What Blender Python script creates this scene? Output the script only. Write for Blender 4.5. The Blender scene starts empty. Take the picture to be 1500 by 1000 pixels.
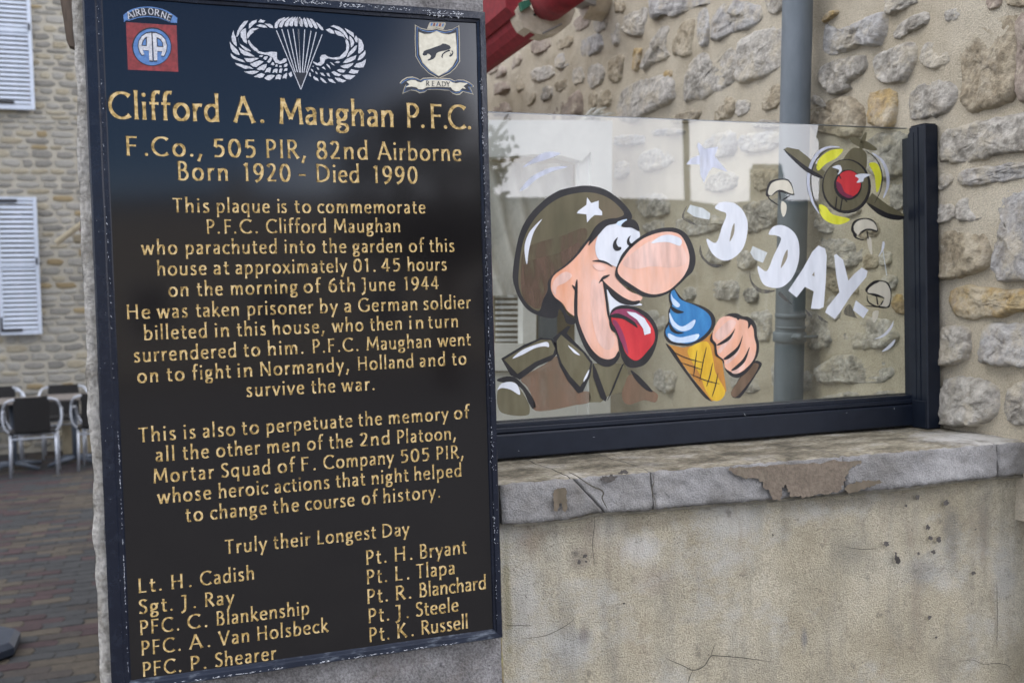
import bpy, bmesh, math, random
from mathutils import Vector, Matrix, noise, geometry
random.seed(7)
SC = bpy.context.scene
COL = SC.collection
# ------------------------------------------------------------------ camera
PF = 1480.0
_rho, _th, _a = .0273, math.atan(57/1480), math.radians(70.37)
_Fh = Vector((math.cos(_a), math.sin(_a), 0)); _r0 = Vector((math.sin(_a), -math.cos(_a), 0))
CF = _Fh*math.cos(_th)+Vector((0, 0, -math.sin(_th))); _u0 = _r0.cross(CF)
CR = _r0*math.cos(_rho)-_u0*math.sin(_rho); CU = _r0*math.sin(_rho)+_u0*math.cos(_rho)
CC = Vector((0, 0, 1.62))
cd = bpy.data.cameras.new('camera'); cam = bpy.data.objects.new('camera', cd); COL.objects.link(cam)
cam.matrix_world = Matrix(((CR.x, CU.x, -CF.x, CC.x), (CR.y, CU.y, -CF.y, CC.y), (CR.z, CU.z, -CF.z, CC.z), (0, 0, 0, 1)))
cd.lens = PF/1500*36; cd.sensor_width = 36; cd.clip_start = .05; cd.clip_end = 2000
cd.dof.use_dof = True; cd.dof.focus_distance = 1.75; cd.dof.aperture_fstop = 5.6
SC.camera = cam
SC.view_settings.view_transform = 'Standard'; SC.view_settings.look = 'None'
SC.view_settings.exposure = EXPOSURE = -0.10; SC.view_settings.gamma = 1
SC.view_settings.use_curve_mapping = False
SC.cycles.max_bounces = 10; SC.cycles.transparent_max_bounces = 24
# ------------------------------------------------------------------ sky, sun
W = bpy.data.worlds.new('World'); SC.world = W; W.use_nodes = True
nt = W.node_tree; nt.nodes.clear()
def wn(t, **k):
    n = nt.nodes.new(t)
    for a_, b_ in k.items(): setattr(n, a_, b_)
    return n
SUN_EL, SUN_AZ = math.radians(46), math.radians(282)     # azimuth clockwise from +Y
out = wn('ShaderNodeOutputWorld'); bg = wn('ShaderNodeBackground'); bg.inputs[1].default_value = .15
sky = wn('ShaderNodeTexSky', sky_type='NISHITA', sun_disc=False)
sky.dust_density = .3; sky.ozone_density = 10; sky.sun_elevation = SUN_EL; sky.sun_rotation = SUN_AZ
tc = wn('ShaderNodeTexCoord'); mp = wn('ShaderNodeMapping'); mp.inputs['Scale'].default_value = (1, 1, 2.6)
nz = wn('ShaderNodeTexNoise'); nz.inputs['Scale'].default_value = 1.5; nz.inputs['Detail'].default_value = 8
rp = wn('ShaderNodeValToRGB'); rp.color_ramp.elements[0].position = .40; rp.color_ramp.elements[1].position = .56
rp.color_ramp.elements[0].color = (.5, .5, .5, 1); rp.color_ramp.elements[1].color = (1, 1, 1, 1)
mx = wn('ShaderNodeMix', data_type='RGBA')
L = nt.links.new
L(tc.outputs['Generated'], mp.inputs[0]); L(mp.outputs[0], nz.inputs[0]); L(nz.outputs[0], rp.inputs[0])
# an open blue break in the cloud, behind and to the left of the camera
def _mdir(x, y): d = CF+CR*((x-750)/PF)-CU*((y-500)/PF); return Vector((d.x, -d.y, d.z)).normalized()
hd_ = _mdir(120, -200)
dt = wn('ShaderNodeVectorMath', operation='DOT_PRODUCT'); L(tc.outputs['Generated'], dt.inputs[0]); dt.inputs[1].default_value = hd_
dm = wn('ShaderNodeMath', operation='MULTIPLY_ADD'); dm.inputs[1].default_value = .05; L(nz.outputs[0], dm.inputs[0]); L(dt.outputs['Value'], dm.inputs[2])
hr = wn('ShaderNodeMapRange'); hr.inputs[1].default_value = math.cos(math.radians(26))+.025; hr.inputs[2].default_value = math.cos(math.radians(15))+.025; hr.inputs[3].default_value = 1; hr.inputs[4].default_value = 0; L(dm.outputs[0], hr.inputs[0])
fm = wn('ShaderNodeMath', operation='MULTIPLY'); L(rp.outputs[0], fm.inputs[0]); L(hr.outputs[0], fm.inputs[1])
L(fm.outputs[0], mx.inputs['Factor']); L(sky.outputs[0], mx.inputs['A']); 
# extra brightness added to the cloud low down, where the glass mirrors it
gd = wn('ShaderNodeVectorMath', operation='DOT_PRODUCT'); L(tc.outputs['Generated'], gd.inputs[0]); gd.inputs[1].default_value = _mdir(1060, 120)
gr = wn('ShaderNodeMapRange', interpolation_type='SMOOTHSTEP'); gr.inputs[1].default_value = .2; gr.inputs[2].default_value = 1.0; gr.inputs[3].default_value = 15.5; gr.inputs[4].default_value = 38.0; L(gd.outputs['Value'], gr.inputs[0])
cc = wn('ShaderNodeCombineColor'); L(gr.outputs[0], cc.inputs[0]); L(gr.outputs[0], cc.inputs[1]); bm_ = wn('ShaderNodeMath', operation='MULTIPLY'); bm_.inputs[1].default_value = 1.07; L(gr.outputs[0], bm_.inputs[0]); L(bm_.outputs[0], cc.inputs[2]); L(cc.outputs[0], mx.inputs['B'])
L(mx.outputs['Result'], bg.inputs[0]); L(bg.outputs[0], out.inputs[0])
sd = bpy.data.lights.new('sun', 'SUN'); sd.energy = 1.1; sd.angle = math.radians(28); sd.color = (1, .95, .86)
sun = bpy.data.objects.new('sun', sd); COL.objects.link(sun)
sv = Vector((math.sin(SUN_AZ)*math.cos(SUN_EL), math.cos(SUN_AZ)*math.cos(SUN_EL), math.sin(SUN_EL)))
sun.rotation_euler = sv.to_track_quat('Z', 'Y').to_euler()
# ------------------------------------------------------------------ pixel -> place helpers
def ray(x, y): return CF+CR*((x-750)/PF)-CU*((y-500)/PF)
def onY(x, y, Y): d = ray(x, y); return CC+d*((Y-CC.y)/d.y)
def onX(x, y, X): d = ray(x, y); return CC+d*((X-CC.x)/d.x)
def onZ(x, y, Z): d = ray(x, y); return CC+d*((Z-CC.z)/d.z)
def sl(x): return -.052*(x-.55)
def onS(x, y, Y0):
    d = ray(x, y); return CC+d*((Y0+.052*.55)/(d.y+.052*d.x))
YP = 1.60           # plaque face
ZC = 1.3149         # coping top
XW = 1.65           # house wall (mortar face)
YG = 1.86           # glass pane
# ------------------------------------------------------------------ object helpers
def link(name, me, mats, parent=None):
    o = bpy.data.objects.new(name, me); COL.objects.link(o)
    for m in (mats if isinstance(mats, (list, tuple)) else [mats]): me.materials.append(m)
    if parent: o.parent = parent
    return o
def tag(o, label=None, cat=None, group=None, kind=None):
    if label: o['label'] = label
    if cat: o['category'] = cat
    if group: o['group'] = group
    if kind: o['kind'] = kind
    return o
def empty(name, label=None, cat=None, group=None, kind=None, loc=(0, 0, 0)):
    o = bpy.data.objects.new(name, None); COL.objects.link(o); o.location = loc; o.empty_display_size = .1
    return tag(o, label, cat, group, kind)
def bm_obj(name, bm, m, parent=None, smooth=False):
    me = bpy.data.meshes.new(name); bm.to_mesh(me); bm.free()
    if smooth: me.polygons.foreach_set('use_smooth', [True]*len(me.polygons))
    return link(name, me, m, parent)
def py_obj(name, vs, fs, m, parent=None, smooth=False):
    me = bpy.data.meshes.new(name); me.from_pydata([tuple(v) for v in vs], [], fs); me.update()
    if smooth: me.polygons.foreach_set('use_smooth', [True]*len(me.polygons))
    return link(name, me, m, parent)
def box(bm, x0, x1, y0, y1, z0, z1, bev=0):
    vs = [bm.verts.new((x, y, z)) for x in (x0, x1) for y in (y0, y1) for z in (z0, z1)]
    fs = [bm.faces.new([vs[i] for i in f]) for f in ((0, 1, 3, 2), (4, 6, 7, 5), (0, 4, 5, 1), (2, 3, 7, 6), (0, 2, 6, 4), (1, 5, 7, 3))]
    if bev:
        es = list({e for f in fs for e in f.edges})
        bmesh.ops.bevel(bm, geom=es, offset=bev, segments=1, affect='EDGES')
def boxo(name, b, m, parent=None, bev=0):
    bm = bmesh.new(); box(bm, *b, bev=bev); return bm_obj(name, bm, m, parent)
def tube(bm, pts, r, n=8, cap=True):
    pts = [Vector(p) for p in pts]; rings = []; up = None
    for i, p in enumerate(pts):
        t = (pts[min(i+1, len(pts)-1)]-pts[max(i-1, 0)]).normalized()
        if up is None:
            up = t.orthogonal().normalized()
        up = (up-t*up.dot(t)).normalized(); w = t.cross(up)
        rr = r[i] if isinstance(r, (list, tuple)) else r
        rings.append([bm.verts.new(p+(up*math.cos(2*math.pi*k/n)+w*math.sin(2*math.pi*k/n))*rr) for k in range(n)])
    for a, b in zip(rings, rings[1:]):
        for k in range(n): bm.faces.new((a[k], a[(k+1) % n], b[(k+1) % n], b[k]))
    if cap: bm.faces.new(rings[0][::-1]); bm.faces.new(rings[-1])
def cr(pts, closed=True, k=5):
    """Catmull-Rom through 2D/3D points"""
    P = [Vector(p) for p in pts]; n = len(P); o = []
    for i in range(n if closed else n-1):
        if closed: a, b, c, d = P[i-1], P[i], P[(i+1) % n], P[(i+2) % n]
        else: a, b, c, d = P[max(i-1, 0)], P[i], P[i+1], P[min(i+2, n-1)]
        for j in range(k):
            t = j/k
            o.append(.5*((2*b)+(c-a)*t+(2*a-5*b+4*c-d)*t*t+(3*b-a-3*c+d)*t**3))
    if not closed: o.append(P[-1])
    return o
def poly_faces(pts2):
    """ear-clip a 2D outline"""
    return [list(t) for t in geometry.tessellate_polygon([[Vector((p[0], p[1], 0)) for p in pts2]])]
# ------------------------------------------------------------------ materials
def mat(name, cols, rough=.8, scale=8, detail=8, bump=0, bscale=60, metal=0, spec=.5, rnd=0, spots=(), fine=0, lo=.35, hi=.65, stretch=None, dark=None, dscale=3, bdist=.002, rrnd=0, coat=0):
    m = bpy.data.materials.new(name); m.use_nodes = True; t = m.node_tree; b = t.nodes['Principled BSDF']; K = t.links.new
    def N(ty, **k):
        n = t.nodes.new(ty)
        for a_, b_ in k.items(): setattr(n, a_, b_)
        return n
    co = N('ShaderNodeTexCoord'); vec = co.outputs['Object']
    if stretch:
        mpn = N('ShaderNodeMapping'); mpn.inputs['Scale'].default_value = stretch; K(vec, mpn.inputs[0]); vec = mpn.outputs[0]
    oi = N('ShaderNodeObjectInfo')
    if rnd or rrnd:
        ad = N('ShaderNodeVectorMath', operation='ADD'); cx = N('ShaderNodeCombineXYZ'); mu = N('ShaderNodeMath', operation='MULTIPLY'); mu.inputs[1].default_value = 37.
        K(oi.outputs['Random'], mu.inputs[0]); K(mu.outputs[0], cx.inputs[0]); K(mu.outputs[0], cx.inputs[2]); K(vec, ad.inputs[0]); K(cx.outputs[0], ad.inputs[1]); vec = ad.outputs[0]
    if isinstance(cols[0], (int, float)): cols = [cols]
    nz = N('ShaderNodeTexNoise'); nz.inputs['Scale'].default_value = scale; nz.inputs['Detail'].default_value = detail; nz.inputs['Roughness'].default_value = .62; K(vec, nz.inputs[0])
    if len(cols) > 1:
        r = N('ShaderNodeValToRGB'); r.color_ramp.elements[0].position = lo; r.color_ramp.elements[1].position = hi
        r.color_ramp.elements[0].color = (*cols[0], 1); r.color_ramp.elements[1].color = (*cols[-1], 1)
        for i, c in enumerate(cols[1:-1]):
            e = r.color_ramp.elements.new(lo+(hi-lo)*(i+1)/(len(cols)-1)); e.color = (*c, 1)
        if rnd:   # shift the ramp per object
            ma = N('ShaderNodeMath', operation='MULTIPLY_ADD'); ma.inputs[1].default_value = rnd; sb = N('ShaderNodeMath', operation='SUBTRACT'); sb.inputs[1].default_value = rnd/2
            K(oi.outputs['Random'], ma.inputs[0]); K(nz.outputs[0], ma.inputs[2]); K(ma.outputs[0], sb.inputs[0]); K(sb.outputs[0], r.inputs[0])
        else: K(nz.outputs[0], r.inputs[0])
        c = r.outputs[0]
    else:
        rg = N('ShaderNodeRGB'); rg.outputs[0].default_value = (*cols[0], 1); c = rg.outputs[0]
    def mixc(fac, a, bcol, mode='MIX'):
        x = N('ShaderNodeMix', data_type='RGBA', blend_type=mode)
        if hasattr(fac, 'name'): K(fac, x.inputs['Factor'])
        else: x.inputs['Factor'].default_value = fac
        K(a, x.inputs['A'])
        if hasattr(bcol, 'name'): K(bcol, x.inputs['B'])
        else: x.inputs['B'].default_value = (*bcol, 1)
        return x.outputs['Result']
    if fine:
        n2 = N('ShaderNodeTexNoise'); n2.inputs['Scale'].default_value = bscale; n2.inputs['Detail'].default_value = 6; K(vec, n2.inputs[0])
        r2 = N('ShaderNodeValToRGB'); r2.color_ramp.elements[0].position = .34; r2.color_ramp.elements[1].position = .6
        g = 1-fine; r2.color_ramp.elements[0].color = (g, g, g, 1); K(n2.outputs[0], r2.inputs[0])
        c = mixc(1.0, c, r2.outputs[0], 'MULTIPLY')
    if dark:
        n3 = N('ShaderNodeTexNoise'); n3.inputs['Scale'].default_value = dscale; n3.inputs['Detail'].default_value = 10; n3.inputs['Roughness'].default_value = .7; K(vec, n3.inputs[0])
        r3 = N('ShaderNodeMapRange'); r3.inputs[1].default_value = .52; r3.inputs[2].default_value = .72; r3.inputs[4].default_value = dark[3] if len(dark) > 3 else .7; K(n3.outputs[0], r3.inputs[0])
        c = mixc(r3.outputs[0], c, dark[:3])
    for (p, rad, colr, st, asp) in spots:
        sb = N('ShaderNodeVectorMath', operation='SUBTRACT'); K(co.outputs['Object'], sb.inputs[0]); sb.inputs[1].default_value = p
        sc = N('ShaderNodeVectorMath', operation='MULTIPLY'); K(sb.outputs[0], sc.inputs[0]); sc.inputs[1].default_value = asp
        ln = N('ShaderNodeVectorMath', operation='LENGTH'); K(sc.outputs[0], ln.inputs[0])
        n4 = N('ShaderNodeTexNoise'); n4.inputs['Scale'].default_value = 22; n4.inputs['Detail'].default_value = 8; n4.inputs['Roughness'].default_value = .75; K(co.outputs['Object'], n4.inputs[0])
        m4 = N('ShaderNodeMath', operation='MULTIPLY_ADD'); m4.inputs[1].default_value = rad*2.4; K(n4.outputs[0], m4.inputs[0]); K(ln.outputs['Value'], m4.inputs[2])
        r4 = N('ShaderNodeMapRange'); r4.inputs[1].default_value = rad*2.25; r4.inputs[2].default_value = rad*1.45; r4.inputs[3].default_value = 0; r4.inputs[4].default_value = st; K(m4.outputs[0], r4.inputs[0])
        c = mixc(r4.outputs[0], c, colr)
    if name.endswith('limestone'):
        for (sc_, lo_, hi_, colr, am) in ((11, .50, .60, (.52, .465, .36), .7), (45, .60, .68, (.15, .13, .10), .6)):
            n5 = N('ShaderNodeTexNoise'); n5.inputs['Scale'].default_value = sc_; n5.inputs['Detail'].default_value = 9; n5.inputs['Roughness'].default_value = .7; K(co.outputs['Object'], n5.inputs[0])
            r5 = N('ShaderNodeMapRange'); r5.inputs[1].default_value = lo_; r5.inputs[2].default_value = hi_; r5.inputs[4].default_value = am; K(n5.outputs[0], r5.inputs[0]); c = mixc(r5.outputs[0], c, colr)
    if name == 'stained_lime_render':
        for (st_, sc_, lo_, hi_, colr, am) in (((5, 1, .9), 3.2, .50, .66, (.22, .21, .18), .5), ((1.2, 1, 1.6), 4.5, .54, .70, (.50, .49, .45), .75), ((1, 1, 1), 34, .60, .70, (.12, .11, .09), .6), ((2.2, 1, .7), 7, .56, .72, (.28, .22, .16), .5)):
            m5 = N('ShaderNodeMapping'); m5.inputs['Scale'].default_value = st_; m5.inputs['Location'].default_value = (sc_, 0, sc_*2); K(co.outputs['Object'], m5.inputs[0])
            n5 = N('ShaderNodeTexNoise'); n5.inputs['Scale'].default_value = sc_; n5.inputs['Detail'].default_value = 9; n5.inputs['Roughness'].default_value = .68; K(m5.outputs[0], n5.inputs[0])
            r5 = N('ShaderNodeMapRange'); r5.inputs[1].default_value = lo_; r5.inputs[2].default_value = hi_; r5.inputs[4].default_value = am; K(n5.outputs[0], r5.inputs[0]); c = mixc(r5.outputs[0], c, colr)
    K(c, b.inputs['Base Color']); b.inputs['Roughness'].default_value = rough; b.inputs['Metallic'].default_value = metal
    b.inputs['Specular IOR Level'].default_value = spec
    if coat: b.inputs['Coat Weight'].default_value = coat; b.inputs['Coat Roughness'].default_value = .08
    if bump:
        nb = N('ShaderNodeTexNoise'); nb.inputs['Scale'].default_value = bscale; nb.inputs['Detail'].default_value = 8; nb.inputs['Roughness'].default_value = .65; K(vec, nb.inputs[0])
        bp = N('ShaderNodeBump'); bp.inputs['Strength'].default_value = bump; bp.inputs['Distance'].default_value = bdist; K(nb.outputs[0], bp.inputs['Height']); K(bp.outputs[0], b.inputs['Normal'])
    return m
def s(*c):      # sRGB 0-255 -> linear
    return tuple((v/255/12.92 if v/255 <= .04045 else ((v/255+.055)/1.055)**2.4) for v in c)
M = {}
M['mortar'] = mat('lime_mortar', [(.50, .44, .33), (.58, .52, .405), (.63, .575, .46)], .95, 4, bump=1, bscale=300, fine=.26, bdist=.006, dark=(.33, .30, .235, .4), dscale=5)
M['g'] = mat('grey_limestone', [(.29, .27, .235), (.43, .405, .355), (.53, .50, .45), (.60, .575, .52)], .92, 22, 12, bump=1, bscale=75, rnd=.14, fine=.35, bdist=.012, dark=(.24, .205, .155, .6), dscale=20)
M['b'] = mat('blue_grey_limestone', [(.33, .32, .305), (.45, .44, .43), (.56, .55, .53)], .92, 22, 12, bump=1, bscale=75, rnd=.14, fine=.3, bdist=.012, dark=(.40, .32, .2, .5), dscale=9)
M['t'] = mat('tan_limestone', [(.29, .24, .165), (.41, .35, .25), (.51, .445, .335)], .92, 22, 12, bump=1, bscale=75, rnd=.12, fine=.35, bdist=.012, dark=(.36, .34, .30, .7), dscale=12)
M['o'] = mat('ochre_limestone', [(.34, .26, .16), (.50, .36, .16), (.55, .45, .28)], .92, 18, bump=1, bscale=75, rnd=.1, fine=.35, bdist=.012, dark=(.36, .33, .30, .8), dscale=14)
M['d'] = mat('brown_and_shaded_limestone', [(.22, .175, .14), (.31, .255, .21), (.38, .33, .285)], .92, 14, bump=1, bscale=65, rnd=.1, fine=.2, bdist=.006)  # darkest stones; for those under the awning the shade is in the colour
M['navy'] = mat('dark_navy_paint', [(.005, .008, .016), (.008, .012, .022)], .42, 30, bump=.12, bscale=200, spec=.3, bdist=.001)
M['granite'] = mat('polished_black_granite', [(.0058, .0050, .0056), (.0092, .0082, .0088)], .09, 260, 3, spec=.9, lo=.45, hi=.75)
M['framegloss'] = mat('worn_black_frame_paint', [(.006, .008, .016), (.009, .012, .022)], .22, 12, bump=.25, bscale=90, spec=.5, bdist=.0015, dark=(.04, .05, .07, .25), dscale=55)
M['wornframe'] = mat('weathered_bottom_frame_paint', [(.009, .013, .024), (.016, .022, .038)], .35, 12, bump=.4, bscale=90, spec=.5, bdist=.0015, dark=(.20, .23, .27, .8), dscale=26, stretch=(1, 1, 3))
M['chip'] = mat('chipped_white_residue', [(.55, .57, .6)], .8, bump=.4)
M['gold'] = mat('worn_gold_leaf', [(.10, .062, .018), (.40, .27, .09), (.60, .45, .22)], .6, 120, 5, lo=.34, hi=.60, bump=.6, bscale=400, spec=.3, bdist=.001)
M['painted_edge_shadow'] = mat('painted_letter_edge_shadow', [(.010, .008, .006)], .8)  # dark offset copy behind each stroke, painting in the shadow of its cut edge
M['silver'] = mat('silver_white_engraving', [(.34, .35, .38), (.56, .57, .60)], .6, 300, 3, bump=.5, bscale=500, bdist=.001)
M['eblue'] = mat('emblem_blue_enamel', [(.045, .12, .30), (.09, .20, .42)], .6, 120)
M['ered'] = mat('emblem_red_enamel', [(.12, .012, .014), (.26, .028, .032)], .6, 120)
M['ecream'] = mat('emblem_cream_enamel', [(.50, .47, .37), (.62, .59, .48)], .6, 120)
M['eline'] = mat('emblem_cream_line', [(.34, .31, .23), (.45, .41, .32)], .6, 120)
M['eblack'] = mat('emblem_black_fill', [(.008, .011, .018)], .4)
def wp(x, y): v = onS(x, y, YP+.045); return tuple(v)
SP = [(wp(900, 772), .03, (.22, .19, .14), .55, (.16, 1, 1.6)), (wp(1250, 735), .035, (.20, .185, .15), .55, (.14, 1, 1.5)), (wp(1150, 770), .03, (.21, .20, .16), .5, (1.6, 1, .5)), (wp(1440, 760), .035, (.20, .19, .165), .55, (1.4, 1, .4)), (wp(940, 803), .05, (.58, .56, .51), .85, (1, 1, 1.3)), (wp(770, 880), .075, (.50, .49, .45), .7, (1.9, 1, .55)), (wp(830, 950), .05, (.47, .47, .45), .7, (1, 1, 1)),
      (wp(1395, 790), .05, (.16, .16, .15), .6, (1.8, 1, .6)), (wp(1250, 815), .06, (.20, .195, .16), .5, (.8, 1, 1.2)), (wp(960, 850), .045, (.31, .26, .22), .45, (1, 1, 1.3)),
      (wp(850, 815), .03, (.22, .19, .16), .5, (1, 1, 1)), (wp(855, 930), .018, (.15, .13, .12), .6, (1.3, 1, .6)), (wp(1350, 835), .055, (.25, .25, .24), .6, (.9, 1, 1.3)),
      (wp(1178, 935), .014, (.18, .18, .18), .7, (1.6, 1, .5)), (wp(1075, 765), .05, (.50, .50, .47), .6, (.6, 1, 1.3)), (wp(1470, 840), .06, (.40, .395, .37), .6, (1.6, 1, .6)),
      (wp(780, 790), .035, (.26, .19, .12), .5, (1, 1, .8)), (wp(1400, 960), .06, (.24, .22, .17), .4, (.8, 1, 1)), (wp(744, 880), .02, (.20, .18, .07), .5, (2.5, 1, .12)), (wp(890, 775), .04, (.50, .47, .40), .6, (1, 1, 1))]
M['render'] = mat('stained_lime_render', [(.40, .35, .245), (.48, .425, .305), (.55, .495, .37), (.60, .555, .44)], .95, 3.6, 9, bump=1, bscale=340, fine=.36, bdist=.006, dark=(.24, .225, .17, .55), dscale=8, spots=SP)
M['coping'] = mat('grey_coping_stone', [(.21, .20, .185), (.29, .283, .275), (.40, .39, .38)], .93, 6.5, bump=1, bscale=330, fine=.26, bdist=.004, rnd=.08, dark=(.17, .15, .12, .5), dscale=7)
M['copetop'] = mat('weathered_coping_top', [(.10, .088, .06), (.20, .175, .125), (.30, .27, .20), (.40, .375, .32)], .95, 12, bump=1, bscale=90, fine=.45, bdist=.006, stretch=(1, 1.5, 1), dark=(.06, .055, .04, .75), dscale=9,
    spots=[(tuple(onZ(1420, 640, ZC)), .13, (.50, .49, .47), .85, (1, 1, 1))])
M['patch'] = mat('brown_repair_mortar', [(.145, .115, .085), (.20, .16, .12)], .95, 25, bump=.8, bscale=140, fine=.25, bdist=.003, dark=(.14, .14, .09, .5), dscale=14)
M['stain'] = mat('brown_stain', [(.10, .082, .055), (.15, .12, .085)], .95, 50, bump=.5)
M['spot'] = mat('black_lichen', [(.05, .045, .04), (.10, .09, .08)], .95, 120, bump=.5)
M['crack'] = mat('crack_and_shadow_dark', [(.05, .045, .035), (.11, .10, .075)], .95, 120)
M['moss'] = mat('mossy_joint', [(.10, .09, .05), (.22, .18, .11), (.28, .26, .12)], .95, 30, bump=1, bscale=120, fine=.4)
M['pier'] = mat('rough_grey_pillar_stone', [(.17, .16, .155), (.25, .24, .235), (.34, .33, .325)], .94, 16, bump=1, bscale=240, fine=.45, bdist=.005, dark=(.20, .155, .12, .45), dscale=9)
M['pieredge'] = mat('split_pale_stone_edge', [(.30, .28, .24), (.46, .44, .40), (.58, .56, .52)], .94, 28, bump=1, bscale=130, fine=.4, bdist=.006)
M['zinc'] = mat('grey_zinc_pipe', [(.12, .145, .165), (.17, .195, .22)], .55, 5, bump=.15, bscale=40, fine=.08, metal=.25, stretch=(1, 1, .35), bdist=.002)
M['red'] = mat('red_awning_fabric', [(.16, .008, .014), (.24, .014, .022)], .8, 40)
M['beige'] = mat('beige_cast_bracket', [(.44, .37, .28), (.56, .49, .39)], .6, 12, bump=.2, fine=.15)
M['green'] = mat('green_plastic_cap', [(.02, .12, .07)], .5)
M['white'] = mat('white_window_paint', [(.62, .62, .60), (.74, .74, .72)], .5, 7, fine=.05)
M['cloth'] = mat('off_white_curtain', [(.50, .48, .43), (.66, .64, .59)], .9, 6, fine=.1, stretch=(3, 1, 1), bump=.3)
M['shutter'] = mat('pale_blue_white_shutter_paint', [(.46, .52, .60), (.53, .58, .67)], .55, 8, fine=.06)
M['iron'] = mat('black_iron', [(.02, .02, .022)], .5)
M['brownwood'] = mat('brown_stained_wood', [(.045, .03, .018), (.09, .062, .04)], .6, 20, stretch=(6, 6, 1), bump=.3)
M['farmortar'] = mat('far_wall_mortar', [(.33, .31, .255), (.40, .375, .31)], .95, 8, bump=.6, bscale=60, bdist=.01)
FS = [mat('far_stone_'+n, c, .93, 9, bump=.8, bscale=40, fine=.2, rnd=.25, bdist=.01) for n, c in (('grey', [(.25, .245, .215), (.33, .32, .285), (.38, .37, .33)]), ('dark', [(.19, .185, .165), (.26, .25, .22), (.30, .29, .26)]), ('tan', [(.29, .255, .18), (.37, .33, .24), (.41, .375, .285)]), ('ochre', [(.26, .20, .11), (.35, .28, .16)]))]
PV = [mat('paver_'+n, c, .9, 14, bump=.7, bscale=90, fine=.25, rnd=.2) for n, c in (('red', [(.026, .014, .016), (.044, .024, .026)]), ('grey', [(.018, .020, .022), (.032, .034, .036)]), ('tan', [(.044, .036, .026), (.068, .056, .040)]), ('brown', [(.024, .020, .018), (.040, .033, .028)]))]
M['pavejoint'] = mat('dark_paving_joint', [(.02, .018, .015), (.05, .045, .035)], .95, 30, bump=.5)
M['ground'] = mat('asphalt_ground', [(.05, .05, .05), (.10, .095, .085)], .95, 3, bump=.5)
M['alu'] = mat('brushed_aluminium', [(.42, .45, .50), (.52, .55, .60)], .4, 20, metal=.5)
M['weave'] = mat('black_woven_resin', [(.005, .005, .005), (.012, .011, .011)], .8, 90, bump=.6, bscale=150)
M['tabletop'] = mat('grey_brown_table_top', [(.14, .125, .11), (.19, .17, .155)], .6, 20)
M['greysteel'] = mat('blue_grey_steel', [(.07, .085, .11), (.10, .12, .15)], .5, 20)
M['bluegrey'] = mat('dark_slate_blue_plastic', [(.018, .026, .042), (.028, .038, .058)], .6, 30)
M['sandstone'] = mat('pale_sandstone_block', [(.26, .22, .15), (.34, .30, .21)], .9, 12, bump=.5)
M['nail'] = mat('rusted_nail_head', [(.20, .19, .19), (.33, .32, .32)], .6, 200, bump=.5, metal=.4)
M['paper'] = mat('pale_dry_leaves', [(.48, .47, .38), (.70, .70, .66)], .8, 60)
# paints on the glass
def pm(n, *c, sc=40, a0=.96, a1=1.0):
    """brushed paint: streaky colour, thin places let the wall show through"""
    m = mat('glass_paint_'+n, list(c), .45, sc, 6, lo=.3, hi=.7, spec=.3, stretch=(1, 1, .35))
    t = m.node_tree; co = t.nodes.new('ShaderNodeTexCoord'); mp_ = t.nodes.new('ShaderNodeMapping'); mp_.inputs['Rotation'].default_value = (0, .7, 0); mp_.inputs['Scale'].default_value = (60, 1, 12)
    nz_ = t.nodes.new('ShaderNodeTexNoise'); nz_.inputs['Scale'].default_value = 1; nz_.inputs['Detail'].default_value = 5
    mr = t.nodes.new('ShaderNodeMapRange'); mr.inputs[1].default_value = .35; mr.inputs[2].default_value = .6; mr.inputs[3].default_value = a0; mr.inputs[4].default_value = a1
    t.links.new(co.outputs['Object'], mp_.inputs[0]); t.links.new(mp_.outputs[0], nz_.inputs[0]); t.links.new(nz_.outputs[0], mr.inputs[0]); t.links.new(mr.outputs[0], t.nodes['Principled BSDF'].inputs['Alpha'])
    mul = t.nodes.new('ShaderNodeMix'); mul.data_type = 'RGBA'; mul.blend_type = 'MULTIPLY'; mul.inputs['Factor'].default_value = 1
    b = t.nodes['Principled BSDF']; src = b.inputs['Base Color'].links[0].from_socket
    r2 = t.nodes.new('ShaderNodeMapRange'); r2.inputs[1].default_value = .3; r2.inputs[2].default_value = .7; r2.inputs[3].default_value = .92; r2.inputs[4].default_value = 1.04; t.links.new(nz_.outputs[0], r2.inputs[0])
    t.links.new(src, mul.inputs['A']); t.links.new(r2.outputs[0], mul.inputs['B']); t.links.new(mul.outputs['Result'], b.inputs['Base Color'])
    return m
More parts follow.
